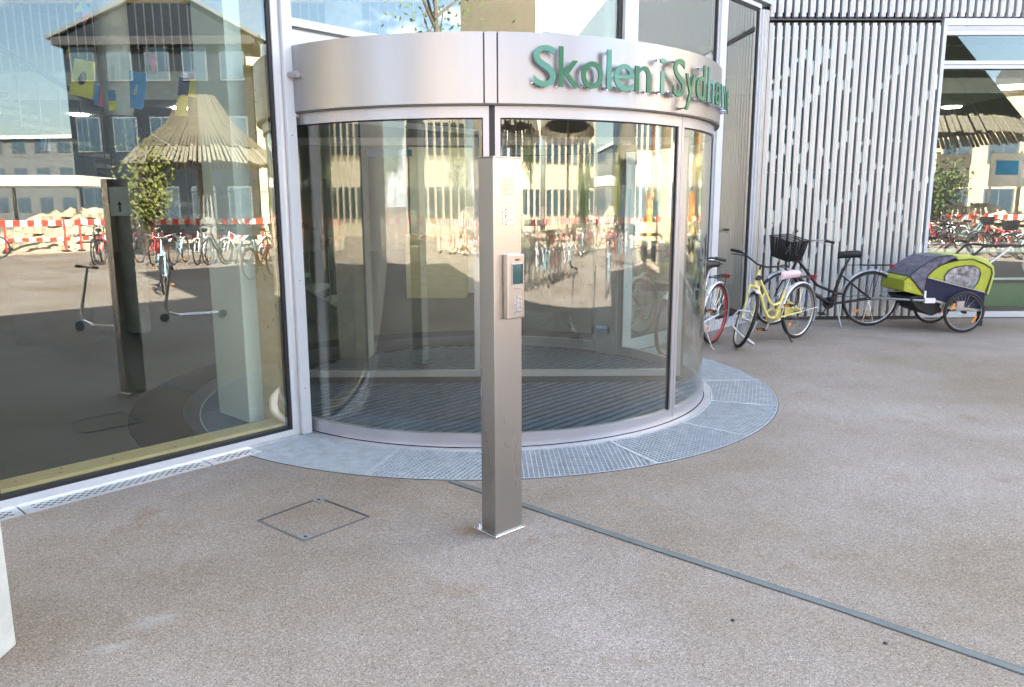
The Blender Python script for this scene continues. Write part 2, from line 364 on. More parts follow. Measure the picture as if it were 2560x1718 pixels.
# inspection cover
cen = Vector((-0.997, 3.664)); mh = thing('inspection_cover', 'square recessed inspection cover filled with the same gravel, left of the post', 'manhole cover', (cen.x, cen.y, 0))
cor = [Vector((-1.27, 3.635)), Vector((-0.975, 3.392)), Vector((-0.72, 3.681)), Vector((-1.033, 3.936))]
fr = MB(); gp = MB()
for i in range(4):
    a, b = cor[i], cor[(i+1) % 4]
    fr.bar((a.x, a.y, 0.001), (b.x, b.y, 0.001), 0.005, 0.006)
    c_ = cen; a2 = a+(c_-a)*0.03; b2 = b+(c_-b)*0.03
    gp.bar((a2.x, a2.y, 0.0), (b2.x, b2.y, 0.0), 0.006, 0.005)
fr.build('frame', M['galv_strip'], mh); gp.build('gap', M['steel_dark'], mh)
for i in (1, 3):
    c_ = cor[i]; d1 = (cor[(i+1) % 4]-c_).normalized(); d2 = (cor[i-1]-c_).normalized()
    lug = MB(); q = [c_+d1*.005+d2*.005, c_+d1*.052+d2*.005, c_+d1*.052+d2*.052, c_+d1*.005+d2*.052]
    lug.add([(v.x, v.y, 0.006) for v in q]+[(v.x, v.y, 0) for v in q], [(0,1,2,3),(0,4,5,1),(1,5,6,2),(2,6,7,3),(3,7,4,0)])
    lo = lug.build('lifting_lug', M['galv_lug'], mh)
    hc = c_+(d1+d2)*.03; h_ = MB(); h_.tube([(hc.x-.008, hc.y, .007), (hc.x+.008, hc.y, .007)], .004, 6); h_.build('key_hole', M['black'], lo)
# hairline joint far right
jp = [(3.861, 9.204), (4.014, 9.0), (4.208, 8.858), (4.371, 8.668), (4.535, 8.588), (4.73, 8.408), (4.967, 8.282), (5.182, 8.137), (5.405, 8.019), (5.802, 7.751)]; jm = MB()
for (x0, y0), (x1, y1) in zip(jp, jp[1:]):
    jm.add([(x0, y0-.004, .002), (x1, y1-.005, .002), (x1, y1+.006, .002), (x0, y0+.004, .002)], [(0,1,2,3)])
tag(jm.build('paving_joint', M['steel_dark']), 'thin dark hairline joint in the paving in front of the trailer', 'paving joint')
# a few loose bits on the paving
for k, (x, y) in enumerate([(0.829, 2.684), (1.329, 2.527)]):
    s_ = MB(); s_.lathe([(0, .006), (.005, .005), (.008, .002), (.006, 0)], 7, (x, y, 0)); o = s_.build('pebble', M['black'], smooth=40)
    tag(o, 'tiny dark pebble lying loose on the gravel paving', 'pebble', 'loose dark pebbles on the paving')

# ------------------------------------------------------------------ drain channel along the left window
dr = thing('drain_channel', 'perforated metal drain covers along the foot of the big left window', 'drain', fA(0.4, -0.07, 0))
for u0, u1 in ((-0.93, 0.066), (0.074, 1.066), (1.074, 1.40)):
    p = MB(fA); rows = 4; pw = 0.0235; w_in = -0.045; w_out = -0.045-rows*pw
    zt = 0.006
    p.box(u0, u1, w_in, -0.025, 0.0, zt); p.box(u0, u1, w_out-0.02, w_out, 0.0, zt)
    m0 = 0.05; ua, ub = u0+m0, u1-0.035; p.box(u0, ua, w_out, w_in, 0.0, zt); p.box(ub, u1, w_out, w_in, 0.0, zt)
    cells = max(1, int((ub-ua)/0.043)); cw = (ub-ua)/cells
    for r_ in range(rows):
        wa = w_in-r_*pw; wb = wa-pw; off = 0.25*cw if r_ % 2 else -0.25*cw
        for c_ in range(cells):
            a = ua+c_*cw; b = a+cw; h0 = a+cw/2+off-0.0105; h1 = h0+0.021; wc = wa-pw*.16; wd = wb+pw*.16
            V = [(a, wa, zt), (b, wa, zt), (b, wb, zt), (a, wb, zt), (h0, wc, zt), (h1, wc, zt), (h1, wd, zt), (h0, wd, zt)]
            V += [(x, y, zt-.002) for x, y, z in V[4:]]
            p.add(V, [(0,1,5,4),(1,2,6,5),(2,3,7,6),(3,0,4,7),(4,5,9,8),(5,6,10,9),(6,7,11,10),(7,4,8,11)])
    p.build('drain_cover', M['mill_alu'], dr)
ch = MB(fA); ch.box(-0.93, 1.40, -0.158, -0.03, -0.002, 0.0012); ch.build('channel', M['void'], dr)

# ------------------------------------------------------------------ grating round the door
gr = thing('entrance_grating', 'curved ring of galvanised grating panels around the revolving door', 'floor grating', (DC.x, DC.y, 0))
segs = [(-129, -105, 48), (-105, -84, 66), (-84, -63, 92), (-63, -41.5, 118), (-41.5, -20, 140), (-20, 1.5, 162), (1.5, 23, 184), (23, 43, 200)]
R0g, R1g = 1.915, 2.43
for a0, a1, dd in segs:
    a0, a1 = R(a0), R(a1)
    def inside(x, y):
        r = math.hypot(x, y); t = math.atan2(y, x); return R0g+.012 < r < R1g-.006 and a0+.004 < t < a1-.004
    fm = MB(); ns = 14
    fm.arc(R0g, R0g+.014, -.04, .004, a0+.002, a1-.002, ns, DC); fm.arc(R1g-.008, R1g, -.04, .004, a0+.002, a1-.002, ns, DC)
    for t in (a0+.0028, a1-.0028): fm.bar(fD(t, R0g, -.017), fD(t, R1g, -.017), .010, .046)
    fo = fm.build('grating_panel', M['galv'], gr)
    bars = MB(); crs = MB(); d = R(dd); ux, uy = math.cos(d), math.sin(d)
    tm = (a0+a1)/2; cx, cy_ = 2.17*math.cos(tm), 2.17*math.sin(tm)
    for which, (dx, dy), pitch, wd, ht, zc in ((bars, (ux, uy), .030, .005, .030, -.0125), (crs, (-uy, ux), .030 if dd != 48 else .011, .0036, .010, -.0045)):
        k = int(0.75/pitch)
        for i in range(-k, k+1):
            ox, oy = cx-dy*i*pitch, cy_+dx*i*pitch; start = None
            for j in range(-95, 97):
                x, y = ox+dx*j*.008, oy+dy*j*.008
                ins = j < 96 and inside(x, y)
                if ins and start is None: start = (x, y)
                if not ins and start is not None:
                    e = (x-dx*.008, y-dy*.008)
                    if math.hypot(e[0]-start[0], e[1]-start[1]) > .012:
                        which.bar((DC.x+start[0], DC.y+start[1], zc), (DC.x+e[0], DC.y+e[1], zc), wd, ht)
                    start = None
    bars.build('bearing_bars', M['galv'], fo, kind='stuff'); crs.build('cross_bars', M['galv'], fo, kind='stuff')
th = MB(); th.arc(1.862, 1.912, -.03, .006, R(-129), R(44), 60, DC); th.build('inner_ring', M['mill_alu'], gr)
ed = MB(); ed.arc(2.4315, 2.4365, -.03, .003, R(-131), R(45), 70, DC); ed.build('outer_edge', M['steel_dark'], gr)

# ------------------------------------------------------------------ the school building
SB = thing('school_building', 'school building with tall glazed entrance front and vertical aluminium slat facade', 'building', (0, 12, 0))
ZT = 3.96
def P(name, mb, m, **kw): return mb.build(name, M[m], SB, **kw)
# -- left window bay: plinth, frame, gasket, pane
def window(u0, u1, z0, z1, fr_, name='window', wood=False, f=fA, gl='glassA', gas=0.012):
    o = MB(f); e = 0.0
    for a, b, c, d in ((u0, u1, z0, z0+fr_[0]), (u0, u1, z1-fr_[1], z1)): o.box(a, b, -0.012, 0.06, c, d)
    o.box(u0, u0+fr_[2], -0.012, 0.06, z0+fr_[0], z1-fr_[1]); o.box(u1-fr_[3], u1, -0.012, 0.06, z0+fr_[0], z1-fr_[1])
    wo = P(name, o, 'white_alu', bevel=0.002)
    a0_, a1_, c0_, c1_ = u0+fr_[2], u1-fr_[3], z0+fr_[0], z1-fr_[1]
    q = MB(f)
    q.box(a0_, a1_, 0.0, 0.05, c0_, c0_+gas); q.box(a0_, a1_, 0.0, 0.05, c1_-gas, c1_)
    q.box(a0_, a0_+gas, 0.0, 0.05, c0_+gas, c1_-gas); q.box(a1_-gas, a1_, 0.0, 0.05, c0_+gas, c1_-gas)
    q.build('gasket', M['black'], wo)
    p = MB(f); p.box(a0_+gas, a1_-gas, 0.012, 0.015, c0_+gas, c1_-gas); p.build('pane', M[gl], wo)
    return wo
window(-0.06, 1.757, 0.0, 4.6, (0.050, 0.05, 0.05, 0.030), gas=0.022)
lip = MB(fA); lip.box(-0.06, 1.757, -0.024, -0.0125, 0.0, 0.016); P('sill_lip', lip, 'mill_alu')
wl = MB(fA); wl.box(-0.01, 1.71, 0.062, 0.235, 0.0, 0.088); so_ = P('wooden_sill', wl, 'wood_u', bevel=.003)
for u, w_ in ((0.12, .15), (.33, .12), (.36, .19), (.62, .15), (.97, .10), (1.12, .2), (1.4, .13)):
    k_ = MB(fA); k_.box(u-.006, u+.008, w_-.004, w_+.004, .088, .0888); k_.build('knot', M['knot'], so_)
wj = MB(fA); wj.box(1.71, 1.757, 0.062, 0.33, 0.0, 4.6); jo = P('wooden_jamb', wj, 'wood')
random.seed(3)
for i in range(16):
    z = random.uniform(.15, 2.6); w_ = random.uniform(.09, .3)
    k_ = MB(fA); k_.box(1.7093, 1.71, w_-.004, w_+.004, z-.008, z+.008); k_.build('knot', M['knot'], jo)
wj2 = MB(fA); wj2.box(-0.06, -0.012, 0.062, 0.33, 0.0, 4.6); P('wooden_jamb', wj2, 'wood')
# slim strips between window frame and white post
ms = MB(fA); ms.box(1.7595, 1.785, -0.004, 0.05, 0.0, 4.6); P('cover_strip', ms, 'mill_alu')
# white corner post
wp = MB(fA); wp.box(1.787, 1.858, -0.035, 0.10, 0.006, 4.6); P('post', wp, 'white_alu', bevel=.003)
for z in (0.32, 1.98, 3.2, 1.05):
    s_ = MB(fA); s_.box(1.815, 1.822, -.0375, -.035, z, z+.007); s_.build('screw', M['steel_dark'], SB)
# transom and blanking panel above the drum
tr = MB(fA); tr.box(1.86, 5.56, -0.03, 0.06, 2.655, 2.705); P('transom', tr, 'white_alu', bevel=.002)
tr = MB(fA); tr.box(1.86, 5.56, -0.022, -0.012, 2.640, 2.6535); P('transom_shadow_gap', tr, 'steel_dark')
bp_ = MB(fA); bp_.box(1.86, 5.56, -0.015, 0.04, 2.10, 2.640); P('blanking_panel', bp_, 'white_alu')
p = MB(fA); p.box(1.86, 5.50, .012, .020, 2.705, 4.6); P('pane', p, 'glassA')
gk = MB(fA); gk.box(5.50, 5.56, -.002, .05, 2.705, 4.6); P('gasket', gk, 'black')
mu = MB(fA); mu.box(5.56, 5.79, -0.035, 0.09, 0.0, 4.6); P('mullion', mu, 'white_alu', bevel=.003)
# right-hand windows between the drum and the slat wall
window(5.79, 7.50, 0.09, ZT, (0.04, 0.04, 0.02, 0.02), gas=.03)
mu = MB(fA); mu.box(7.502, 7.655, -0.035, 0.09, 0.0, ZT+.05); P('mullion', mu, 'white_alu', bevel=.003)
window(7.657, 8.575, 0.09, ZT, (0.03, 0.05, 0.015, 0.03), gas=.035)
pn = MB(fA); pn.box(5.792, 7.50, -0.03, 0.05, 0.0, 0.088); P('plinth', pn, 'white_alu', bevel=.002)
pn = MB(fA); pn.box(7.657, 8.575, -0.03, 0.05, 0.0, 0.088); P('plinth', pn, 'white_alu', bevel=.002)
ce = MB(fA); ce.box(8.577, 8.66, -0.035, 0.06, 0.0, 3.9); P('corner_trim', ce, 'white_alu')
ce = MB(fA); ce.box(8.62, 8.70, -0.060, -0.036, 0.0, 3.9); P('corner_trim', ce, 'mill_alu')
# upper wall over facade A
uw = MB(fA); uw.box(-14, 5.79, 0.0, 0.3, 4.602, 6.6); P('upper_wall', uw, 'slat_cyan')
uw = MB(fA); uw.box(5.79, 9.0, 0.0, 0.3, ZT+.052, 6.6); P('upper_wall', uw, 'slat_cyan')
uw = MB(fA); uw.box(3.0, 9.0, .3, 8.0, 6.61, 11.6); P('added_shade_block', uw, 'slat_cyan')  # added block above the view, casts shade on the yard mirrored in window B
lw_ = MB(fA); lw_.box(-14, -0.1, 0.0, 0.3, 0.0, 4.6); P('side_wall', lw_, 'plaster')

# -- slat facade B
SP = 0.1015
prof = [(0, .010), (.002, -.045), (.010, -.045), (.012, -.037), (.017, -.037), (.019, -.045), (.030, -.045), (.032, -.037), (.037, -.037), (.039, -.045), (.052, -.045), (.055, .0), (.058, .012), (0, .016)]
def slatmesh(z0, z1):
    m_ = MB(); m_.prism(prof, lambda u, v: (u, v, z0), lambda u, v: (u, v, z1)); return m_.mesh('slat', M['slat'])
wprof = [(.0565, -.034), (.0755, -.026), (.0755, .002), (.058, .002)]
def wingmesh(z0, z1):
    m_ = MB(); m_.prism(wprof, lambda u, v: (u, v, z0), lambda u, v: (u, v, z1)); return m_.mesh('slat_wing', M['slat_cyan'])
low = slatmesh(.03, 3.80); upm = slatmesh(3.875, 6.6); wlow = wingmesh(.03, 3.77); wup = wingmesh(3.93, 6.6)
random.seed(11)
for i in range(22):
    u = -.045+i*SP; so_ = inst(low, 'slat', SB, fB(u, 0, 0), TB)
    inst(wlow, 'slat_wing', so_)
    # second layer seen in the gap: off-cut strips with slanted ends
    marks = []
    for c0 in (-1.9, -.9, .1, 1.1, 2.1, 3.1): marks.append((c0+1.35*u+random.uniform(-.2, .2), random.uniform(.05, .16)))
    for c0 in (1.2, 2.9, 4.6): marks.append((c0-1.9*u+random.uniform(-.2, .2), random.uniform(.04, .13)))
    for k_ in range(1 if i < 14 else 0): marks.append((random.uniform(.3, 3.6), random.uniform(.04, .3)))
    last = .03
    for z, ln in sorted(marks):
        if z < last+.03 or z+ln > 3.7: continue
        s1, s2 = random.uniform(-.05, .05), random.uniform(-.05, .05)
        b_ = MB(fB); b_.add([(u+.0765, -.012, z), (u+.1010, -.012, z+s1), (u+.1010, -.012, z+ln+s2), (u+.0765, -.012, z+ln), (u+.0765, -.004, z), (u+.1010, -.004, z+s1), (u+.1010, -.004, z+ln+s2), (u+.0765, -.004, z+ln)],
               [(0,1,2,3),(7,6,5,4),(0,4,5,1),(2,6,7,3),(0,3,7,4),(1,5,6,2)])
        b_.build('back_strip', M['slat_cyan'], SB); last = z+ln
nU = 80
for i in range(nU):
    u = -.045+i*SP; so_ = inst(upm, 'slat', SB, fB(u, 0, 0), TB); inst(wup, 'slat_wing', so_)
rl = MB(fB); rl.box(-.04, 2.17, .034, .044, 1.935, 1.955); P('fixing_rail', rl, 'mill_alu')
rl = MB(fB); rl.box(-.04, 2.17, .034, .044, 3.62, 3.645); P('fixing_rail', rl, 'mill_alu')
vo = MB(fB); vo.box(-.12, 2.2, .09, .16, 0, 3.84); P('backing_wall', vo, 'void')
vo = MB(fB); vo.box(-.12, 9.0, .05, .12, 3.86, 6.6); P('backing_wall', vo, 'blueglass')
sg = MB(fB); sg.box(-.05, 2.19, -.004, .04, 3.842, 3.858); P('joint_line', sg, 'steel_dark')
bb = MB(fB); bb.box(-.05, 2.19, -.005, .08, 0.0, .028); P('base_rail', bb, 'steel_dark')
# window in B
fx0, fx1 = 2.20, 7.0
o = MB(fB)
o.box(fx0, fx1, -.03, .06, 3.775, 3.86); o.box(fx0, fx0+.045, -.03, .06, 0.075, 3.775); o.box(fx1-.05, fx1, -.03, .06, .075, 3.775)
o.box(fx0+.045, fx1-.05, -.015, .06, 3.66, 3.71); o.box(fx0+.045, fx1-.05, -.02, .06, 3.245, 3.345)
o.box(fx0, fx1, -.03, .06, .0, .074)
wB = P('window', o, 'white_alu', bevel=.002)
q = MB(fB); q.box(fx0+.045, fx1-.05, -.012, .05, 3.712, 3.774); q.build('blind_box', M['frame_grey'], wB)
q = MB(fB); q.box(fx0+.045, fx1-.05, -.022, .02, 3.236, 3.2445); q.box(fx0+.045, fx1-.05, -.0215, -.02, 3.29, 3.297); q.build('gasket', M['black'], wB)
q = MB(fB); q.box(fx0+.046, fx1-.051, .012, .020, .075, 3.235); q.build('pane', M['glassA'], wB)
q = MB(fB); q.box(fx0+.046, fx1-.051, .012, .020, 3.346, 3.659); q.build('pane', M['glassA'], wB)
wbr = MB(fB); wbr.box(7.0, 16, 0.02, .3, 0, 3.86); P('side_wall', wbr, 'slat')
uw = MB(fB); uw.box(8.2, 16, .0, .3, 3.862, 6.6); P('upper_wall', uw, 'slat_cyan')
# roof, back walls, floors
rf = MB(); ra = [fA(-14, .3, 0), fA(9.0, .3, 0), fB(16, .3, 0), (19, 26, 0), (-22, 26, 0)]
rf.prism([(p[0], p[1]) for p in ra], lambda x, y: (x, y, 6.45), lambda x, y: (x, y, 6.60))
cut = MB(); cut.box(-6.3, -4.3, 8.45, 9.3, 6.3, 6.8)                       # added opening in the unseen roof, lets sun onto the flags
cuto = cut.build('cutter', None); ro = rf.build('roof_raw', M['ceil'])
bm_ = ro.modifiers.new('b', 'BOOLEAN'); bm_.operation = 'DIFFERENCE'; bm_.object = cuto; bm_.solver = 'EXACT'
me_ = bpy.data.meshes.new_from_object(ro.evaluated_get(bpy.context.evaluated_depsgraph_get()))
bpy.data.objects.remove(ro); bpy.data.objects.remove(cuto)
inst(me_, 'roof', SB)
for a, b in ((3, 4), (4, 0), (2, 3)):
    bw = MB(); bw.bar((ra[a][0], ra[a][1], 3.22), (ra[b][0], ra[b][1], 3.22), .2, 6.44); P('back_wall', bw, 'plaster')
fl = MB(); pts = [fA(-14, .061, 0), fA(8.65, .061, 0), fB(16, .13, 0), (19, 26, 0), (-22, 26, 0)]
# floor as polygons that leave the drum pit open
fl.v = [(x, y, .004) for x, y, _ in pts]
circ = [fD(R(48+3+174*i/40), 1.93, .004) for i in range(41)]   # inner half of the drum
a_l = fA(1.86, .061, .004); a_r = fA(5.62, .061, .004)
poly = [fl.v[0], a_l]+circ[::-1]+[a_r]+fl.v[1:]
fl.v = poly; fl.f = [tuple(range(len(poly)))]
fo = P('interior_floor', fl, 'floor_in')
mt = MB(); mt.arc(1.94, 2.45, .0, .008, R(51), R(225), 40, DC); P('door_mat_ring', mt, 'carpet_blue')
mt = MB(); mt.arc(2.455, 2.83, .0, .010, R(50), R(226), 40, DC); P('outer_mat', mt, 'carpet')
# interior: columns, gallery, stairs, furniture
c1 = MB(fA); c1.box(1.69, 1.81, .50, .94, .004, 6.44); P('white_column', c1, 'column_white', bevel=.004)
c2 = MB(); c2.lathe([(.14, .004), (.14, 2.58)], 24, (-4.64, 9.5, 0)); P('round_column', c2, 'concrete', smooth=40)
c2 = MB(); c2.lathe([(.145, 2.585), (.175, 2.70), (.18, 6.44)], 24, (-4.64, 9.5, 0)); P('lit_column_top', c2, 'canvas', smooth=40)  # white upper length paints in the brightly lit column top
c2 = MB(); c2.box(-1.75, -1.45, 7.7, 8.0, .004, 6.44); P('square_column', c2, 'concrete', bevel=.01)
c2 = MB(); c2.box(1.45, 1.75, 12.9, 13.2, .004, 6.44); P('square_column', c2, 'column_white', bevel=.01)
gal = MB(); gal.box(-12, -1.2, 11.3, 20, 3.0, 3.38); P('gallery_slab', gal, 'concrete_pale')
hr = MB(); hr.box(-12, -1.2, 11.28, 11.34, 4.28, 4.34); P('handrail', hr, 'wood')
bal = MB(); bal.box(-.004, .004, -.012, .012, 3.38, 4.28); bm_ = bal.mesh('baluster', M['plaster'])
for i in range(90): inst(bm_, 'baluster', SB, (-11.9+i*.12, 11.31, 0))
beam = MB(); beam.box(-12, -1.2, 11.35, 20, 5.4, 5.8); P('beam', beam, 'ceil')
sc = MB(); n_ = 18
for i in range(n_): sc.box(-7.2+i*.27, -6.93+i*.27, 10.0, 11.1, .1+(n_-i)*.165-.06, .1+(n_-i)*.165)
P('stair_treads', sc, 'concrete', kind='stuff')
sr = MB(); sr.bar((-7.2, 9.98, 3.0), (-2.34, 9.98, .1), .05, .30); sr.bar((-7.2, 9.96, 4.0), (-2.34, 9.96, 1.1), .05, .06)
P('stair_string', sr, 'steel_dark')
sb = MB(); sb.box(-.006, .006, -.006, .006, 0, .95); sbm = sb.mesh('stair_baluster', M['alu'])
for i in range(20): inst(sbm, 'stair_baluster', SB, (-7.1+i*.25, 9.97, 2.9-i*.25*.597))
wb_ = MB(); wb_.box(-6.2, -4.9, 9.3, 9.36, .9, 2.1); P('notice_board', wb_, 'grey_wall')
ctr = MB(); ctr.box(-5.6, -4.7, 8.6, 9.1, .004, .80); P('cabinet', ctr, 'roof_dark')
# lobby beyond the drum
lb = MB(); lb.box(-3.1, -2.55, 12.6, 13.2, .004, 1.95); P('dark_cupboard', lb, 'black')
lb = MB(); lb.box(-1.75, -.45, 13.6, 13.75, .004, 2.9); P('lobby_wall', lb, 'cream')
lb = MB(); lb.box(1.4, 4.3, 15.0, 15.15, .004, 2.9); P('lobby_wall', lb, 'plaster')
lb = MB(); lb.box(-1.75, -.75, 12.8, 13.3, .004, 1.05); P('reception_desk', lb, 'wood', bevel=.01)
lb = MB(); lb.box(-1.2, 6.9, 10.9, 24, 3.0, 3.2); P('soffit', lb, 'ceil')
bs = MB(); bs.box(-1.72, -1.12, 8.9, 8.95, 2.075, 2.15); P('hanging_sign', bs, 'bluesign')
gw = MB(fB); gw.box(1.2, 7.0, 1.1, 1.16, .004, .34); P('green_wall', gw, 'grass_green')
gw = MB(fB); gw.box(1.2, 7.0, 3.2, 3.3, .0, 3.0); P('kitchen_wall', gw, 'roof_dark')
pp = MB(fB); pp.tube([(2.2, .35, .885), (7, .35, .885)], .035, 10); P('heating_pipe', pp, 'column_white', smooth=40)
pp = MB(fB); pp.box(2.2, 7, .2, .24, .955, 1.0); pp.box(2.93, 2.97, .2, .24, .6, .955); P('grey_rail', pp, 'grey_wall')
pp = MB(fB); pp.tube([(3.88, .4, .80), (3.88, .4, .66), (3.90, .4, .61), (3.95, .4, .60), (3.99, .4, .64), (4.0, .4, .70), (4.1, .4, .735), (4.5, .4, .72)], .025, 8); P('waste_trap', pp, 'column_white', smooth=40)
pp = MB(fB); pp.box(3.3, 4.2, .5, .52, .46, .49); P('skirting_pipe', pp, 'column_white')
ldm = MB(); ldm.lathe([(0, 0), (.13, 0), (.14, .02)], 16); ldm = ldm.mesh('ceiling_lamp', M['lamp'])
for x, y, z in [(4.8, 12.4, 2.985), (5.6, 12.4, 2.985), (6.8, 12.4, 2.985), (0.4, 11.6, 2.985), (2.4, 12.0, 2.985), (-.6, 12.6, 2.985), (3.0, 14.0, 2.985), (-7, 13, 2.98), (-5, 12.2, 2.98), (-3, 12.4, 2.98), (-4.5, 10.2, 6.43), (-6.8, 8.5, 6.43), (-2.6, 9.0, 6.43)]:
    inst(ldm, 'ceiling_lamp', SB, (x, y, z))
pst = MB(); pst.box(-4.77, -4.54, 9.34, 9.345, 1.42, 1.76); P('notice', pst, 'paper', label='small white notice with a dark upward arrow taped to the round column')
ar = MB(); ar.add([(-4.655+dx, 9.338, 1.47+dz) for dx, dz in ((-.012, 0), (.012, 0), (.012, .08), (.032, .08), (0, .125), (-.032, .08), (-.012, .08))], [(0,1,2,3,4,5,6)]); P('arrow', ar, 'fk')

# ------------------------------------------------------------------ revolving door drum
RD = thing('revolving_door', 'large round glass revolving door drum with brushed metal fascia', 'revolving door', (DC.x, DC.y, 0))
def D(name, mb, m, **kw): return mb.build(name, M[m], RD, **kw)
Rf = 1.895
for a0, a1 in ((-129.5, -88.0), (-87.7, -85.6), (-85.3, 44)):
    f_ = MB(); f_.arc(Rf-.01, Rf, 2.133, 2.533, R(a0), R(a1), max(2, int((a1-a0)/1.5)), DC); D('fascia_panel', f_, 'brushed', smooth=40)
f_ = MB(); f_.arc(Rf-.03, Rf-.012, 2.14, 2.53, R(-129.5), R(44), 60, DC); D('fascia_backing', f_, 'steel_dark')
f_ = MB(); f_.arc(Rf-.05, Rf-.004, 2.123, 2.1325, R(-129.5), R(44), 90, DC); D('fascia_lip', f_, 'steel_dark')
cp = MB(); cp.v = [fD(2*math.pi*i/64, Rf-.012, 2.50) for i in range(64)]+[fD(2*math.pi*i/64, Rf-.012, 2.52) for i in range(64)]
cp.f = [tuple(range(64))[::-1], tuple(range(64, 128))]+[(i, (i+1) % 64, 64+(i+1) % 64, 64+i) for i in range(64)]; D('drum_roof', cp, 'ceil')
cp = MB(); cp.v = [fD(2*math.pi*i/64, 1.84, 2.134) for i in range(64)]; cp.f = [tuple(range(64))]; D('drum_ceiling', cp, 'black')
Rg = 1.855
def leaf(a0, a1, name, stl, st_r, n_, kick=.095, head=.075, gl='glassD', cl='frame_grey', rg=None):
    rg = rg or Rg; f_ = MB()
    f_.arc(rg-.04, rg, .010, kick, R(a0), R(a1), n_, DC); f_.arc(rg-.04, rg, 2.13-head, 2.123, R(a0), R(a1), n_, DC)
    if stl: f_.arc(rg-.04, rg, kick, 2.13-head, R(a0), R(a0+stl), 2, DC)
    if st_r: f_.arc(rg-.04, rg, kick, 2.13-head, R(a1-st_r), R(a1), 2, DC)
    fo = D(name, f_, cl, smooth=40)
    g_ = MB(); g_.arc(rg-.024, rg-.016, kick, 2.13-head, R(a0+stl), R(a1-st_r), n_*2, DC); g_.build('pane', M[gl], fo, smooth=40)
    s_ = MB()
    if st_r: s_.arc(rg-.035, rg-.010, kick, 2.13-head, R(a1-st_r-.22), R(a1-st_r), 1, DC)
    if stl: s_.arc(rg-.035, rg-.010, kick, 2.13-head, R(a0+stl), R(a0+stl+.22), 1, DC)
    s_.arc(rg-.035, rg-.012, 2.13-head-.008, 2.13-head, R(a0), R(a1), n_, DC)
    s_.build('glazing_seal', M['black'], fo); return fo
leaf(-129.3, -87.0, 'curved_panel', 0, 1.1, 34)
s_ = MB(); s_.arc(Rg-.045, Rg-.004, .02, 2.123, R(-86.95), R(-85.95), 1, DC); D('centre_seal', s_, 'black_metal')
leaf(-85.9, -41.9, 'sliding_leaf', 1.0, 1.15, 34)
leaf(-41.75, 43.5, 'curved_panel', 0.9, 1.2, 60)
leaf(52.5, 88, 'inner_panel', 1.0, 1.4, 24, kick=.11, cl='frame_grey')
leaf(186, 223, 'inner_panel', 1.4, 1.0, 24, kick=.11, cl='frame_grey')
ps = MB(); ps.arc(1.80, 1.87, 0, 2.13, R(44.2), R(51.8), 4, DC); D('side_post', ps, 'frame_grey')
fl_ = MB(); fl_.v = [fD(2*math.pi*i/64, 1.925, -.002) for i in range(64)]; fl_.f = [tuple(range(64))]; D('drum_floor', fl_, 'matdark')
# ribs of the mat, parallel to the glass front
pitch = .080; k = 0; t = -1.78
ca, sa = math.cos(TA), math.sin(TA)
while t < 1.8:
    h = math.sqrt(max(0, 1.805**2-t*t)); x0, y0 = DC.x+sa*t, DC.y-ca*t
    r_ = MB(); r_.bar((x0-ca*h, y0-sa*h, .003), (x0+ca*h, y0+sa*h, .003), .036, .012); D('mat_rib', r_, 'matrib'); t += pitch
# wings
wing_a = R(0.5)
def wing(sgn):
    t = wing_a+(math.pi if sgn < 0 else 0); dx, dy = math.cos(t), math.sin(t)
    def q(r, z, off=0): return (DC.x+dx*r-dy*off, DC.y+dy*r+dx*off, z)
    f_ = MB(); r0, r1 = .045, 1.70
    f_.bar(q(r0, .090), q(r1, .090), .045, .055); f_.bar(q(r0, 2.06), q(r1, 2.06), .045, .06)
    f_.bar(q(r0+.024, .118), q(r0+.024, 2.03), .045, .048); f_.bar(q(r1-.024, .118), q(r1-.024, 2.03), .045, .048)
    fo = D('door_wing', f_, 'alu' if False else 'frame_grey')
    b_ = MB(); b_.bar(q(r0, .034), q(r1, .034), .03, .05); b_.bar(q(r1+.01, .02), q(r1+.01, 2.05), .02, .03); b_.build('brush', M['black'], fo)
    g_ = MB(); g_.bar(q(r0+.05, 1.07), q(r1-.05, 1.07), .006, 1.90); g_.build('pane', M['glassW'], fo)
wing(-1); wing(1)
co = MB(); co.tube([(DC.x, DC.y, 0), (DC.x, DC.y, 2.13)], .04, 16); D('centre_shaft', co, 'black', smooth=40)
bl = MB(); bl.lathe([(.007, .0), (.009, .004), (.004, .009)], 8, (DC.x-.02, DC.y-.10, .07)); D('floor_bolt', bl, 'chrome')
# camera stub on fascia
tca = R(-126.6)
a_ = Vector(fD(tca, Rf+.022, 2.352)); tdir = Vector((math.sin(tca), -math.cos(tca), 0))
stb = MB(); stb.tube([a_-tdir*.05, a_+tdir*.05], .021, 16)
so_ = tag(stb.build('door_sensor', M['alu'], None, smooth=40), 'short grey metal tube sensor at the left end of the round fascia', 'sensor')
hb = MB(); hb.tube([a_+tdir*.0495, a_+tdir*.051], .014, 14); hb.build('lens', M['black'], so_)

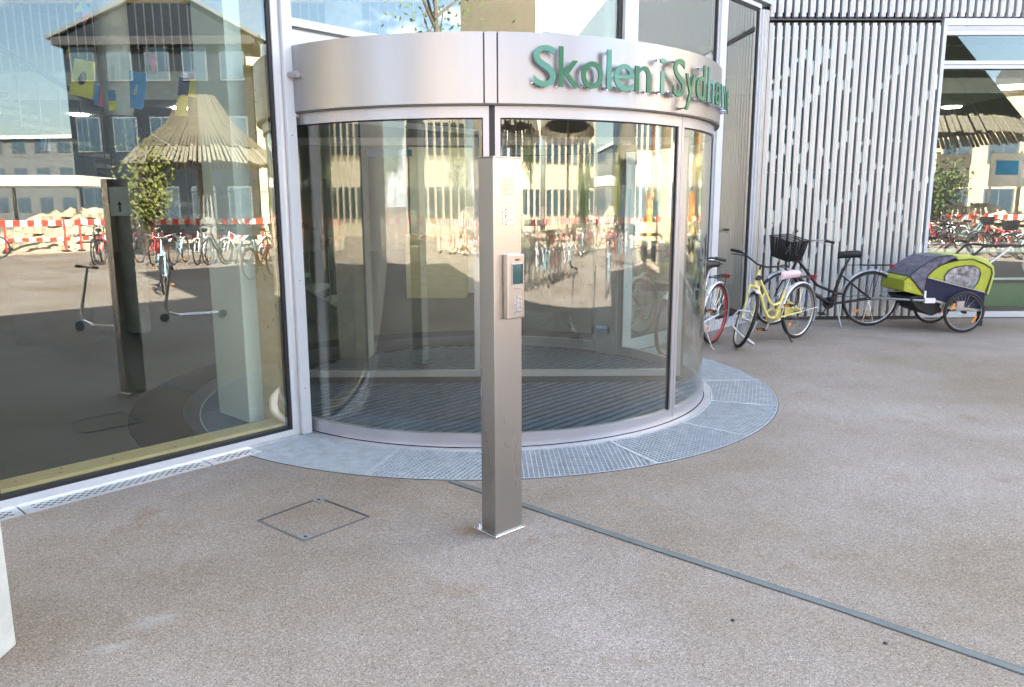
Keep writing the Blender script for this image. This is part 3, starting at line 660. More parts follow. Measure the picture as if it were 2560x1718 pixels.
# lettering: Skolen i Sydhavnen
SG = thing('lettering', 'green raised letters reading Skolen i Sydhavnen curved along the door fascia', 'sign', fD(R(-60), Rf+.05, 2.2))
cap_h = .226; z_base = 2.227
letters = [('S', -1.385, -1.315, 'green_l2'), ('k', -1.3065, -1.2378, 'green_l'), ('o', -1.233, -1.159, 'green_l'), ('l', -1.1455, -1.1295, 'green_l2'), ('e', -1.119, -1.045, 'green_l2'), ('n', -1.0387, -0.9743, 'green_l'),
           ('i', -.928, -.911, 'green_l2'), ('S', -.8658, -.8021, 'green_l'), ('y', -.7980, -.7366, 'green_l'), ('d', -.7300, -.6638, 'green_l'), ('h', -.642, -.582, 'green_l2'), ('a', -.566, -.506, 'green_l'), ('v', -.498, -.436, 'green_l2'), ('n', -.424, -.364, 'green_l'), ('e', -.350, -.284, 'green_l'), ('n', -.268, -.206, 'green_l')]
Rl = Rf+.058
def glyph(ch):
    cu = bpy.data.curves.new('glyph', 'FONT'); cu.body = ch; cu.size = 1.0; cu.extrude = 0.0; cu.resolution_u = 5; cu.offset = .004
    o = bpy.data.objects.new('glyph', cu); col.objects.link(o)
    dg = bpy.context.evaluated_depsgraph_get(); me = bpy.data.meshes.new_from_object(o.evaluated_get(dg))
    vs = [tuple(v.co) for v in me.vertices]; fs = [tuple(p.vertices) for p in me.polygons]
    bpy.data.objects.remove(o); bpy.data.curves.remove(cu); bpy.data.meshes.remove(me); return vs, fs
vs0, _ = glyph('k'); capu = max(v[1] for v in vs0)
pinm = None
for ch, t0, t1, mm in letters:
    vs, fs = glyph(ch)
    if ch == 'i':      # stem and a separate round dot
        vs = [(.18, 0, 0), (.82, 0, 0), (.82, .60*capu, 0), (.18, .60*capu, 0)]+[(.5+.5*math.cos(math.pi*k/8), capu*(.88+.065*math.sin(math.pi*k/8)), 0) for k in range(16)]
        fs = [(0, 1, 2, 3), tuple(range(4, 20))]; t0 -= .005; t1 += .005
    x0 = min(v[0] for v in vs); x1 = max(v[0] for v in vs)
    # subdivide long edges is unnecessary: letters are narrow on the curve
    ed = {}
    for f in fs:
        for i in range(len(f)):
            e = (f[i], f[(i+1) % len(f)])
            if (e[1], e[0]) in ed: del ed[(e[1], e[0])]
            else: ed[e] = 1
    def mp3(v, r):
        t = t0+(v[0]-x0)/(x1-x0)*(t1-t0); return fD(t, r, z_base+v[1]/capu*cap_h)
    nv = len(vs); m_ = MB(); m_.v = [mp3(v, Rl) for v in vs]+[mp3(v, Rl-.010) for v in vs]
    m_.f = list(fs)+[tuple(i+nv for i in f)[::-1] for f in fs]+[(a, a+nv, b+nv, b) for a, b in ed]
    lo = m_.build('letter', M[mm], SG)
    # pins behind the strokes
    ps_ = sorted(vs, key=lambda v: v[1]); picks = [ps_[0], ps_[-1], min(vs, key=lambda v: v[0]+v[1]), max(vs, key=lambda v: v[0]-v[1])]
    cxv = sum(v[0] for v in vs)/nv; cyv = sum(v[1] for v in vs)/nv
    pn_ = MB()
    for v in picks:
        v = (v[0]+(cxv-v[0])*.08, v[1]+(cyv-v[1])*.08); a = mp3(v, Rf-.002); b = mp3(v, Rl-.010)
        pn_.tube([a, b], .004, 8); c = mp3(v, Rf+.012); pn_.tube([mp3(v, Rf), c], .0085, 8)
    pn_.build('standoff_pins', M['chrome'], lo, smooth=40)

# ------------------------------------------------------------------ intercom post
IP = thing('intercom_post', 'free-standing stainless steel intercom post in front of the revolving door', 'intercom post', (-.079, 3.424, 0))
TP = R(43)
def fP(u, w, z): return (-.079+u*math.cos(TP)-w*math.sin(TP), 3.424+u*math.sin(TP)+w*math.cos(TP), z)
PW, PD = .170, .100
b_ = MB(fP); b_.box(0, PW, 0, PD, .010, 1.748); body = b_.build('body', M['steel'], IP, bevel=.003)
b_ = MB(fP); b_.box(-.002, PW+.002, -.002, PD+.002, 1.7485, 1.7525); b_.build('cap', M['steel'], IP)
b_ = MB(fP); b_.box(-.010, PW+.012, -.010, PD+.055, 0.0, .0098); b_.build('base_plate', M['steel_bright'], IP, bevel=.002)
for u, w_ in ((.012, PD+.03), (PW-.02, PD+.03)):
    b_ = MB(fP); b_.tube([(u, w_, .0098), (u, w_, .026)], .011, 6); b_.tube([(u, w_, .026), (u, w_, .034)], .006, 8); b_.build('anchor_bolt', M['steel_bright'], IP)
hl = MB(fP)
for i in range(6):
    for j in range(7):
        u = .055+i*.0125; z = 1.655-j*.0108; hl.tube([(u, -.001, z), (u, .001, z)], .0028, 6)
hl.build('speaker_holes', M['steel_dark'], IP, kind='stuff')
b_ = MB(fP); b_.tube([(.084, -.001, 1.556), (.084, .001, 1.556)], .0025, 8); b_.build('microphone_hole', M['steel_dark'], IP)
for z in (1.517, 1.491, 1.465):
    b_ = MB(fP); b_.box(.072, .119, -.0022, .0, z-.009, z+.009); no = b_.build('name_plate', M['steel_dark'], IP)
    b_ = MB(fP); b_.box(.0735, .1175, -.0032, -.0024, z-.0072, z+.0072); b_.build('name_card', M['paper'], no)
    b_ = MB(fP); b_.tube([(.059, -.004, z), (.059, 0, z)], .0075, 14); ko = b_.build('call_button', M['chrome'], IP, smooth=40)
    b_ = MB(fP); b_.add([(.055, -.0045, z+.001), (.059, -.0045, z-.003), (.0635, -.0045, z+.005), (.0625, -.0045, z+.006), (.059, -.0045, z-.0005), (.0558, -.0045, z+.002)], [(0,1,2,3,4,5)]); b_.build('bell_mark', M['steel_dark'], ko)
# access reader unit
RU = thing('card_reader', 'silver access reader with small green screen and keypad mounted on the steel post', 'keypad reader', fP(.11, -.03, 1.18))
b_ = MB(fP); b_.box(.052, .158, -.034, -.0005, 1.036, 1.328); b_.build('housing', M['steel'], RU, bevel=.006)
b_ = MB(fP); b_.box(.076, .145, -.0375, -.0345, 1.190, 1.287); sb_ = b_.build('screen_bezel', M['frame_grey'], RU, bevel=.001)
b_ = MB(fP); b_.box(.080, .141, -.0390, -.0380, 1.194, 1.283); b_.build('screen', M['screen'], sb_)
b_ = MB(fP); b_.box(.132, .1405, -.0396, -.0391, 1.195, 1.282); b_.build('screen_edge', M['black_metal'], sb_)
for i in range(3):
    b_ = MB(fP); b_.tube([(.094+i*.017, -.040, 1.177), (.094+i*.017, -.034, 1.177)], .0042, 10); b_.build('menu_button', M['chrome'], RU, smooth=40)
b_ = MB(fP); b_.add([(.100+.010*math.cos(t*math.pi/10)+.012, -.0355, 1.105+(.046 if math.sin(t*math.pi/10) > 0 else -.046)*1.0*0+.040*math.sin(t*math.pi/10)) for t in range(20)], [tuple(range(20))]); b_.build('keypad_inlay', M['bluesign'] if False else M['frame_grey'], RU)
for i in range(4):
    for j in range(3):
        u = .094+j*.018; z = 1.135-i*.021-(.004 if j != 1 else 0); b_ = MB(fP); b_.tube([(u, -.0395, z), (u, -.034, z)], .0052, 10); b_.build('key', M['chrome'], RU, smooth=40)
for i in range(6):
    b_ = MB(fP); b_.tube([(.1515, -.0362, 1.285-i*.018), (.1515, -.034, 1.285-i*.018)], .0016, 6); b_.build('indicator', M['steel_dark'], RU)
tb = MB(fP)
for i, wdt in enumerate((.006, .006, .005, .004)): tb.box(.096+i*.0075, .096+i*.0075+wdt, -.0362, -.0345, 1.299, 1.306)
tb.build('printed_mark', M['steel_dark'], RU)

# pale pillar at the left edge
pl_ = MB(); pl_.box(-2.12, -1.778, 2.14, 2.537, 0, 4.4)
tag(pl_.build('pillar', M['concrete_pale'], None, bevel=.006), 'pale green-white concrete pillar cropped by the left edge of the photo', 'pillar')

# ------------------------------------------------------------------ bicycles
def bicycle(name, label, loc, heading, Rw=.33, wb=1.05, steer=0.0, lean=0.0, fm='black_paint', style='lady', guard='alu', seat='black', bar='black', rim='alu',
            saddle_z=.90, bar_z=1.02, basket=False, guards=True, carrier=True, stand='black', cguard=None, group=None, cat='bicycle', spokes=True, cover=None, light=False):
    root = thing(name, label, cat, (loc[0], loc[1], 0), heading, group, baked=False)
    hx = math.tan(R(20)); ax = wb-.05
    axis_p = Vector((ax, 0, Rw)); axis_d = Vector((-math.sin(R(20)), 0, math.cos(R(20))))
    RotS = Matrix.Translation(axis_p) @ Matrix.Rotation(steer, 4, axis_d) @ Matrix.Translation(-axis_p)
    RotL = Matrix.Rotation(-lean, 4, 'X')
    def TL(x, y, z): return tuple(RotL @ Vector((x, y, z)))
    def TS(x, y, z): return tuple(RotL @ (RotS @ Vector((x, y, z))))
    def hp(z): return (ax-(z-Rw)*hx, 0, z)
    def wheel(nm, cx, T, rimm):
        m_ = MB(T); ns = 36
        m_.arc(0, 0, 0, 0, 0, 0, 0) if False else None
        pts = [(cx+(Rw-.034)*math.cos(2*math.pi*i/ns), 0, Rw+(Rw-.034)*math.sin(2*math.pi*i/ns)) for i in range(ns)]
        m_.tube(pts, .0125, 6, closed=True); wh = m_.build(nm, M[rimm], root, smooth=50)
        m_ = MB(T); pts = [(cx+(Rw-.019)*math.cos(2*math.pi*i/ns), 0, Rw+(Rw-.019)*math.sin(2*math.pi*i/ns)) for i in range(ns)]
        m_.tube(pts, .019, 8, closed=True); m_.build('tyre', M['tyre'], wh, smooth=50)
        if spokes:
            m_ = MB(T)
            for i in range(28):
                t = 2*math.pi*i/28; t2 = t+(.5 if i % 4 < 2 else -.5); yo = .028 if i % 2 else -.028
                m_.tube([(cx+.02*math.cos(t2), yo, Rw+.02*math.sin(t2)), (cx+(Rw-.045)*math.cos(t), 0, Rw+(Rw-.045)*math.sin(t))], .0013, 3, cap=False)
            m_.build('spokes', M['chrome'], wh)
        m_ = MB(T); m_.tube([(cx, -.045, Rw), (cx, .045, Rw)], .02 if nm == 'rear_wheel' else .016, 10); m_.tube([(cx, -.065, Rw), (cx, .065, Rw)], .007, 8); m_.build('hub', M['alu'], wh, smooth=40)
    wheel('rear_wheel', 0, TL, rim); wheel('front_wheel', wb, TS, rim)
    BB = (.44*wb/1.05, 0, .28); STop = (BB[0]-.13, 0, saddle_z-.20); HB = hp(Rw+.37); HT = hp(Rw+.50)
    f_ = MB(TL)
    f_.tube([hp(Rw+.345), hp(Rw+.515)], .019, 12)
    if style == 'step':
        f_.tube([BB, STop], .016, 10)
        f_.tube([hp(Rw+.46), (wb-.36, 0, .60), (wb-.46, 0, .47), (wb-.53, 0, .425), (wb-.60, 0, .43), (BB[0]-.055, 0, .44)], .0155, 10)
        f_.tube([hp(Rw+.38), (wb-.31, 0, .52), (wb-.37, 0, .40), (wb-.44, 0, .31), (wb-.52, 0, .278), BB], .017, 10)
        f_.tube([(wb-.37, 0, .585), (wb-.325, 0, .53)], .008, 6)
    elif style == 'lady':
        f_.tube([BB, STop], .019, 10); f_.tube([HB, (wb-.42, 0, .44), BB], .025, 10); f_.tube([HT, (wb-.5, 0, .52), (BB[0]-.06, 0, .42)], .019, 10)
    else:
        f_.tube([BB, STop], .016, 10); f_.tube([HB, BB], .019, 10); f_.tube([HT, (STop[0]+.015, 0, STop[2]-.04)], .016, 10)
    for y in (-.05, .05):
        f_.tube([(BB[0]-.02, y*.5, BB[2]), (0, y, Rw)], .009, 8); f_.tube([(STop[0]+.02, y*.3, STop[2]-.08), (0, y, Rw)], .008, 8)
    f_.tube([(BB[0], -.04, BB[2]), (BB[0], .04, BB[2])], .021, 12)
    f_.build('frame', M[fm], root, smooth=45)
    k = MB(TS)
    k.tube([(hp(Rw+.34)[0], -.055, hp(Rw+.34)[2]), (hp(Rw+.34)[0], .055, hp(Rw+.34)[2])], .014, 8)
    for y in (-.052, .052): k.tube([(hp(Rw+.34)[0], y, hp(Rw+.34)[2]), (wb-.03, y, Rw+.10), (wb, y, Rw)], [.013, .011, .009], 8)
    k.build('fork', M[fm if style != 'lady' else 'black_paint'], root, smooth=45)
    hb = MB(TS); s_ = hp(bar_z-.05)
    hb.tube([hp(Rw+.50), s_], .012, 8); hb.tube([s_, (s_[0]+.05, 0, s_[2]+.01)], .014, 8)
    cx = s_[0]+.05; cz = s_[2]+.01
    hb.tube([(cx-.16, -.30, cz+.05), (cx-.06, -.24, cz+.065), (cx+.01, -.14, cz+.035), (cx, -.05, cz), (cx, .05, cz), (cx+.01, .14, cz+.035), (cx-.06, .24, cz+.065), (cx-.16, .30, cz+.05)], .0105, 8)
    hbo = hb.build('handlebar', M[bar], root, smooth=45)
    for y in (-1, 1):
        g_ = MB(TS); g_.tube([(cx-.10, y*.262, cz+.062), (cx-.20, y*.325, cz+.04)], .017, 10); g_.build('grip', M['black'], hbo, smooth=45)
        g_ = MB(TS); g_.tube([(cx-.03, y*.20, cz+.04), (cx-.07, y*.265, cz+.035), (cx-.15, y*.32, cz+.005)], .006, 6); g_.build('brake_lever', M['black' if bar == 'black' else 'alu'], hbo)
    sp = MB(TL); top = (STop[0]-(saddle_z-STop[2])*.36, 0, saddle_z-.06); sp.tube([STop, top], .013, 8); sp.build('seat_post', M['black_paint' if fm == 'black_paint' else 'alu'], root)
    sm = MB(TL); sx = top[0]
    secs = [(-.12, .02, .0), (-.11, .075, .012), (-.05, .088, .016), (.02, .055, .010), (.08, .028, .006), (.14, .020, .002), (.155, .006, -.008)]
    ring_n = 10
    for (dx, hw, dz) in secs:
        for j in range(ring_n):
            t = 2*math.pi*j/ring_n; sm.v.append((sx+dx, hw*math.cos(t), saddle_z-.02+dz+.034*math.sin(t)*(1 if math.sin(t) > 0 else 1.7)))
    for i in range(len(secs)-1):
        for j in range(ring_n):
            j2 = (j+1) % ring_n; sm.f.append((i*ring_n+j, i*ring_n+j2, (i+1)*ring_n+j2, (i+1)*ring_n+j))
    sm.f.append(tuple(range(ring_n))[::-1]); e = (len(secs)-1)*ring_n; sm.f.append(tuple(range(e, e+ring_n)))
    sm.build('saddle', M[cover or seat], root, smooth=60)
    def fender(cx, a0, a1, T, nm):
        m_ = MB(T); ns = 22; r0 = Rw+.018
        for i in range(ns+1):
            t = R(a0+(a1-a0)*i/ns)
            for y, dr in ((-.027, -.010), (-.016, .004), (.016, .004), (.027, -.010), (.016, 0.0), (-.016, 0.0)):
                m_.v.append((cx+(r0+dr)*math.cos(t), y, Rw+(r0+dr)*math.sin(t)))
        for i in range(ns):
            for j in range(6): m_.f.append((i*6+j, i*6+(j+1) % 6, i*6+6+(j+1) % 6, i*6+6+j))
        m_.f.append((5,4,3,2,1,0)); e = ns*6; m_.f.append(tuple(range(e, e+6)))
        fo = m_.build(nm, M[guard], root, smooth=50)
        t = R(a1); st_ = MB(T)
        for y in (-.03, .03): st_.tube([(cx, y*1.6, Rw), (cx+(r0)*math.cos(R(a1*.85+a0*.15)), y, Rw+(r0)*math.sin(R(a1*.85+a0*.15)))], .0025, 5)
        st_.build('mudguard_stay', M['chrome'], fo)
    if guards: fender(0, 10, 205, TL, 'rear_mudguard'); fender(wb, 55 if style != 'step' else 75, 165 if style != 'step' else 120, TS, 'front_mudguard')
    if carrier:
        c = MB(TL); z = Rw*2+.075
        for y in (-.06, -.02, .02, .06): c.tube([(.14, y, z), (-.22, y, z)], .004, 5)
        c.tube([(.14, -.06, z), (.14, .06, z)], .005, 5); c.tube([(-.22, -.06, z), (-.22, .06, z)], .005, 5); c.tube([(-.05, -.06, z), (-.05, .06, z)], .004, 5)
        for y in (-.06, .06): c.tube([(-.08, y, z), (0, y, Rw)], .004, 5)
        c.tube([(.14, 0, z), (STop[0]-.02, 0, z+.0)], .005, 5)
        co = c.build('luggage_carrier', M['black'], root)
        c = MB(TL); c.box(-.25, -.225, -.04, .04, z-.03, z+.01); c.build('rear_light', M['redlens'], co)
    cw = MB(TL); cw.tube([(BB[0], -.058, BB[2]), (BB[0], -.052, BB[2])], .075, 24)
    for i, (a, y) in enumerate(((-70, -.075), (110, .075))):
        ex = (BB[0]+.16*math.cos(R(a)), y, BB[2]+.16*math.sin(R(a))); cw.tube([(BB[0], y*.8, BB[2]), ex], .009, 6)
    cwo = cw.build('crankset', M['alu' if style != 'lady' else 'black'], root, smooth=45)
    for a, y in ((-70, -.125), (110, .125)):
        c = MB(TL); x = BB[0]+.16*math.cos(R(a)); z = BB[2]+.16*math.sin(R(a)); c.box(x-.04, x+.04, y-.045, y+.045, z-.011, z+.011); po = c.build('pedal', M['black'], root)
        for s2 in (-1, 1):
            c = MB(TL); c.box(x+s2*.0405, x+s2*.042, y-.03, y+.03, z-.008, z+.008); c.build('pedal_reflector', M['amber'], po)
    c = MB(TL)
    c.prism([(BB[0]+.10, BB[2]+.035), (BB[0]+.06, BB[2]+.085), (BB[0]-.02, BB[2]+.09), (0.0, Rw+.045), (-.05, Rw+.01), (0.0, Rw-.035), (BB[0]-.03, BB[2]-.075), (BB[0]+.07, BB[2]-.05)] if cguard else
            [(BB[0]+.05, BB[2]+.074), (BB[0]+.05, BB[2]+.066), (0, Rw+.030), (0, Rw+.038)], lambda u, v: (u, -.068, v), lambda u, v: (u, -.060, v))
    c.build('chain_guard' if cguard else 'chain', M[cguard or 'steel_dark'], root)
    c = MB(TL)
    if stand:
        c.tube([(BB[0]-.07, .05, BB[2]-.02), (BB[0]-.10, .15, .03), (BB[0]-.11, .17, .012)], [.009, .008, .010], 7); c.build('kickstand', M[stand], root)
    c = MB(TL); rx = .62*Rw
    c.box(rx*.72-.03, rx*.72+.03, -.012, -.004, Rw-rx*.72-.014, Rw-rx*.72+.014); c.build('wheel_reflector', M['amber'], root)
    if basket:
        b_ = MB(TS); bx0, bx1 = cx+.07, cx+.36; z0, z1 = cz-.20, cz+.055
        def bc(u, v, z):   # u,v in 0..1 ; tapered
            k_ = (z-z0)/(z1-z0); ix = .035*(1-k_); iy = .04*(1-k_); return (bx0+ix+(bx1-bx0-2*ix)*u, -.19+iy+(.38-2*iy)*v, z+(.045*v if 0 else 0))
        for z in [z0+(z1-z0)*i/9 for i in range(10)]:
            r_ = .0055 if z in (z0,) or abs(z-z1) < 1e-6 else .003
            b_.tube([bc(0,0,z), bc(1,0,z), bc(1,1,z), bc(0,1,z)], r_, 4, closed=True)
        for i in range(37):
            t = i/36
            for (u, v) in ((t, 0), (t, 1)): b_.tube([bc(u, v, z0), bc(u, v, z1)], .003, 4, cap=False)
            for (u, v) in ((0, t), (1, t)): b_.tube([bc(u, v, z0), bc(u, v, z1)], .003, 4, cap=False)
            b_.tube([bc(t, 0, z0), bc(t, 1, z0)], .003, 4, cap=False); b_.tube([bc(0, t, z0), bc(1, t, z0)], .003, 4, cap=False)
        b_.build('basket', M['black'], root)
        b_ = MB(TS); b_.tube([(bx0+.1, 0, z0), (wb-.12, 0, Rw*2+.06)], .008, 6); b_.build('basket_bracket', M['black'], root)
    if light:
        b_ = MB(TS); b_.tube([hp(Rw+.42), (hp(Rw+.42)[0]+.07, 0, Rw+.45)], [.02, .03], 10); b_.build('headlight', M['black'], root)
    return root

yb = bicycle('childs_bicycle', 'pale yellow step-through bicycle with a floral pink saddle cover and white mudguards', (3.308, 8.876), R(216), Rw=.318, wb=1.02, steer=R(52), lean=R(1.5),
        fm='yellow', style='step', guard='wpaint', saddle_z=.775, bar_z=.93, cguard='yellow', cover='pink', stand='black', light=True)
lk = thing('cable_lock', 'silver-grey cable lock looped through the front wheel of the yellow bicycle', 'bicycle lock', (2.45, 8.15, 0.2))
c = MB(); fx, fy = 2.47, 8.13
c.tube([(fx+.06, fy-.02, .18), (fx+.10, fy-.08, .30), (fx+.02, fy-.10, .43), (fx-.09, fy-.08, .44), (fx-.15, fy-.06, .36), (fx-.14, fy-.07, .27), (fx-.07, fy-.10, .19), (fx+.02, fy-.12, .12), (fx+.05, fy-.13, .10)], .011, 8); lb_ = c.build('cable', M['galv'], lk, smooth=45)
c = MB(); c.tube([(fx-.01, fy-.115, .145), (fx+.07, fy-.14, .085)], .016, 10); c.build('lock_cylinder', M['alu'], lk, smooth=45)

bk = bicycle('city_bicycle', 'black city bicycle with wire front basket towing the green child trailer', (4.542, 9.77), R(177), Rw=.350, wb=1.17, steer=R(27), lean=R(2),
        fm='black_paint', style='lady', guard='alu', bar='alu', saddle_z=.93, bar_z=1.12, basket=True, stand='alu', group=None)
rb = bicycle('white_bicycle', 'white bicycle with red rear rim half hidden behind the round glass door', (2.235, 8.52), R(232), Rw=.34, wb=1.05, steer=0, lean=R(3), rim='rpaint',
        fm='wpaint', style='diamond', guard='wpaint', saddle_z=.92, bar_z=1.0, stand='alu')
hm = MB(); hm.lathe([(0.001, .10), (.05, .09), (.085, .05), (.095, 0), (.08, -.01)], 18, (2.12, 8.36, .86)); hmo = hm.build('helmet', M['wpaint'], None, smooth=50)
tag(hmo, 'white cycle helmet with dark trim resting by the saddle of the white bicycle', 'helmet')
hm = MB(); hm.lathe([(.088, .045), (.098, .03), (.097, .015)], 18, (2.12, 8.36, .86)); hm.build('trim', M['black'], hmo, smooth=50)

# ------------------------------------------------------------------ child trailer
TR = thing('child_trailer', 'lime green and navy two-wheeled child bicycle trailer with clear side window', 'bicycle trailer', (5.45, 9.58, 0))
Y0, Y1 = 9.285, 9.875
def side(poly, y0, y1, nm, m, parent=TR, bevel=0.0, smooth=None):
    p = MB(); p.prism(poly, lambda u, v: (u, y0, v), lambda u, v: (u, y1, v)); return p.build(nm, M[m], parent, bevel=bevel, smooth=smooth)
side([(4.716, .63), (4.772, .675), (4.865, .575), (4.993, .425), (4.728, .493)], Y0, Y1, 'nose_panel', 'lime', bevel=.012)
side([(4.778, .68), (4.90, .79), (5.09, .905), (5.27, .922), (5.34, .908), (5.16, .82), (4.985, .672), (4.985, .44), (4.87, .578)], Y0-.006, Y1+.006, 'front_screen', 'mesh_fab', bevel=.008)
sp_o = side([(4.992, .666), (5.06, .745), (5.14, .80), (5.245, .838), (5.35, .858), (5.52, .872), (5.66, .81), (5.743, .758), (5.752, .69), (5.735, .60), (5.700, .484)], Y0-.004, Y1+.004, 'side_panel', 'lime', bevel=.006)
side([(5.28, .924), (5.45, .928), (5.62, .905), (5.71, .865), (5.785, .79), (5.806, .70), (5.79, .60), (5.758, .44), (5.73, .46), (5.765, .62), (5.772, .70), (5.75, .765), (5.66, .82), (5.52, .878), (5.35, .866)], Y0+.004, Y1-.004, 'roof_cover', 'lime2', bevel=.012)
side([(4.987, .656), (5.30, .58), (5.702, .474), (5.705, .36), (5.69, .265), (5.62, .285), (5.42, .325), (5.20, .368), (4.99, .415), (4.975, .50)], Y0-.012, Y1+.012, 'lower_panel', 'navyfab', bevel=.006)
side([(5.00, .40), (5.20, .34), (5.22, .24), (5.10, .19), (4.92, .27), (4.80, .42), (4.90, .44)], Y0+.02, Y1-.02, 'underside', 'black', bevel=.01)
win = [(5.195, .61), (5.195, .68), (5.235, .745), (5.31, .785), (5.42, .802), (5.53, .80), (5.60, .765), (5.625, .70), (5.60, .60), (5.55, .525), (5.36, .572)]
side(win, Y0-.012, Y0-.0045, 'side_window', 'vinyl')
pt = MB(); pt.tube([(x, Y0-.012, z) for x, z in win], .0055, 6, closed=True); pt.build('window_piping', M['black'], TR)
pt = MB()
for ln in ([(4.985, .668), (5.06, .752), (5.14, .808), (5.245, .845), (5.35, .865), (5.52, .878), (5.60, .845), (5.66, .825), (5.75, .768), (5.765, .70), (5.735, .59), (5.71, .44)], [(4.716, .63), (4.772, .678), (4.90, .793), (5.09, .908), (5.27, .925)], [(4.772, .675), (4.865, .577), (4.993, .43)], [(4.985, .67), (4.975, .50), (4.99, .42)]):
    pt.tube([(x, Y0-.010, z) for x, z in ln], .005, 6)
pt.build('edge_piping', M['black'], TR)
pt = MB(); pt.bar((4.99, Y0-.016, .660), (5.70, Y0-.016, .479), .006, .010); pt.bar((4.99, Y0-.02, .405), (5.22, Y0-.02, .352), .014, .022); pt.build('trim_strip', M['alu'], TR)
pt = MB(); pt.tube([(4.795, Y0-.002, .535), (4.795, Y0+.002, .535)], .012, 12); pt.build('snap_button', M['alu'], TR, smooth=40)
pt = MB(); pt.box(4.965, 5.09, Y0-.05, Y0-.014, .355, .415); pt.box(4.96, 4.985, Y0-.03, Y0-.013, .415, .50); pt.build('arm_clamp', M['wpaint'], TR, bevel=.003)
pt = MB(); pt.tube([(4.96, Y0-.03, .385), (4.62, 9.46, .385), (4.52, 9.66, .36)], .015, 8); pt.build('tow_arm', M['alu'], TR, smooth=40)
pt = MB(); pt.tube([(4.80, Y0+.06, .49), (4.58, 9.56, .46)], .004, 5); pt.build('safety_strap', M['alu'], TR)
pt = MB(); pt.bar((5.16, Y0-.02, .31), (5.70, Y0-.02, .26), .025, .03); pt.box(5.36, 5.45, Y0-.035, Y0-.013, .255, .375); pt.tube([(5.44, 9.19, .25), (5.47, 9.97, .25)], .010, 8); pt.build('axle_bracket', M['alu'], TR)
pt = MB(); pt.box(5.66, 5.70, Y0-.02, Y0+.05, .07, .30); pt.build('rear_flap', M['black'], TR)
pt = MB(); pt.tube([(5.58, 9.40, .90), (5.64, 9.40, .96), (5.705, 9.40, 1.022), (5.80, 9.40, 1.032), (6.25, 9.42, 1.03), (6.33, 9.43, 1.02)], .014, 8)
pt.tube([(5.58, 9.78, .90), (5.705, 9.78, 1.022), (5.80, 9.78, 1.032)], .014, 8); pt.tube([(5.80, 9.40, 1.032), (5.80, 9.78, 1.032)], .014, 8); pt.build('push_handle', M['black'], TR, smooth=40)
pt = MB(); pt.tube([(5.805, 9.5, .70), (5.835, 9.46, .82), (5.90, 9.42, .89), (5.98, 9.41, .96), (6.04, 9.41, 1.02)], .012, 8); pt.build('handle_tube', M['wpaint'], TR, smooth=40)
for (x, y) in ((5.433, 9.215), (5.445, 9.955)):
    ns = 32; r_ = .25
    m_ = MB(); m_.tube([(x+(r_-.032)*math.cos(2*math.pi*i/ns), y, r_+(r_-.032)*math.sin(2*math.pi*i/ns)) for i in range(ns)], .010, 6, closed=True); wh = m_.build('wheel', M['alu'], TR, smooth=50)
    m_ = MB(); m_.tube([(x+(r_-.020)*math.cos(2*math.pi*i/ns), y, r_+(r_-.020)*math.sin(2*math.pi*i/ns)) for i in range(ns)], .020, 8, closed=True); m_.build('tyre', M['tyre'], wh, smooth=50)
    m_ = MB()
    for i in range(28):
        t = 2*math.pi*i/28; m_.tube([(x+.02*math.cos(t+.4), y, r_+.02*math.sin(t+.4)), (x+(r_-.042)*math.cos(t), y, r_+(r_-.042)*math.sin(t))], .0013, 3, cap=False)
    m_.build('spokes', M['chrome'], wh)
    m_ = MB(); m_.tube([(x, y-.035, r_), (x, y+.035, r_)], .018, 10); m_.tube([(x, y-.05, r_), (x, y-.035, r_)], .009, 8); m_.build('hub', M['black'], wh, smooth=40)
    for t in (R(155), R(-35)):
        m_ = MB(); cx, cz = x+.155*math.cos(t), r_+.155*math.sin(t); tx, tz = -math.sin(t), math.cos(t); m_.bar((cx-tx*.045, y-.008, cz-tz*.045), (cx+tx*.045, y-.008, cz+tz*.045), .006, .022); m_.build('wheel_reflector', M['amber'], wh)

# ------------------------------------------------------------------ signal flags hanging inside the left window
def ray(x, y):
    qx = (x-1280)/1280.; qy = (y-859)/1280.; c, s = math.cos(-ROL), math.sin(-ROL)
    X = qx*c+qy*s; Y = -qx*s+qy*c; cp, sp = math.cos(PIT), math.sin(PIT)
    return Vector((X, 1.5109*cp-Y*sp, -1.5109*sp-Y*cp))
def at(x, y, Yw): d = ray(x, y); return Vector((0, 0, CAM_H))+d*(Yw/d.y)
def flag(label, quad, fields, Yw=7.0, name='signal_flag'):
    q = [at(a/2.614, b/2.614, Yw) for a, b in quad]; cen = sum(q, Vector())/4
    root = thing(name, label, 'flag', cen, group=None)
    def uvp(u, v, y=0): p = (q[0]*(1-u)+q[1]*u)*(1-v)+(q[3]*(1-u)+q[2]*u)*v; return (p.x, p.y+y+.012*math.sin(u*5+v*3), p.z)
    for k_, (m, poly) in enumerate(fields):
        y = -.004*(poly == 'disc' or m.endswith('!')); m = m.rstrip('!')
        if poly == 'disc': poly = [(.5+.2*math.cos(t*math.pi/8), .5+.19*math.sin(t*math.pi/8)) for t in range(16)]
        p = MB(); p.prism(poly, lambda u, v: uvp(u, v, y), lambda u, v: uvp(u, v, y+.002)); p.build('cloth_field', M[m], root)
    return root
full = [(0,0),(1,0),(1,1),(0,1)]
flag('yellow signal flag with a black disc hanging inside the left window', [(487,380),(632,408),(597,648),(450,612)], [('fy', full), ('fk', 'disc')])
flag('narrow blue and red signal flag beside the yellow disc flag', [(622,548),(668,562),(665,700),(612,685)], [('fb', [(0,0),(.6,0),(.6,1),(0,1)]), ('fr', [(.61,0),(1,0),(1,1),(.61,1)])])
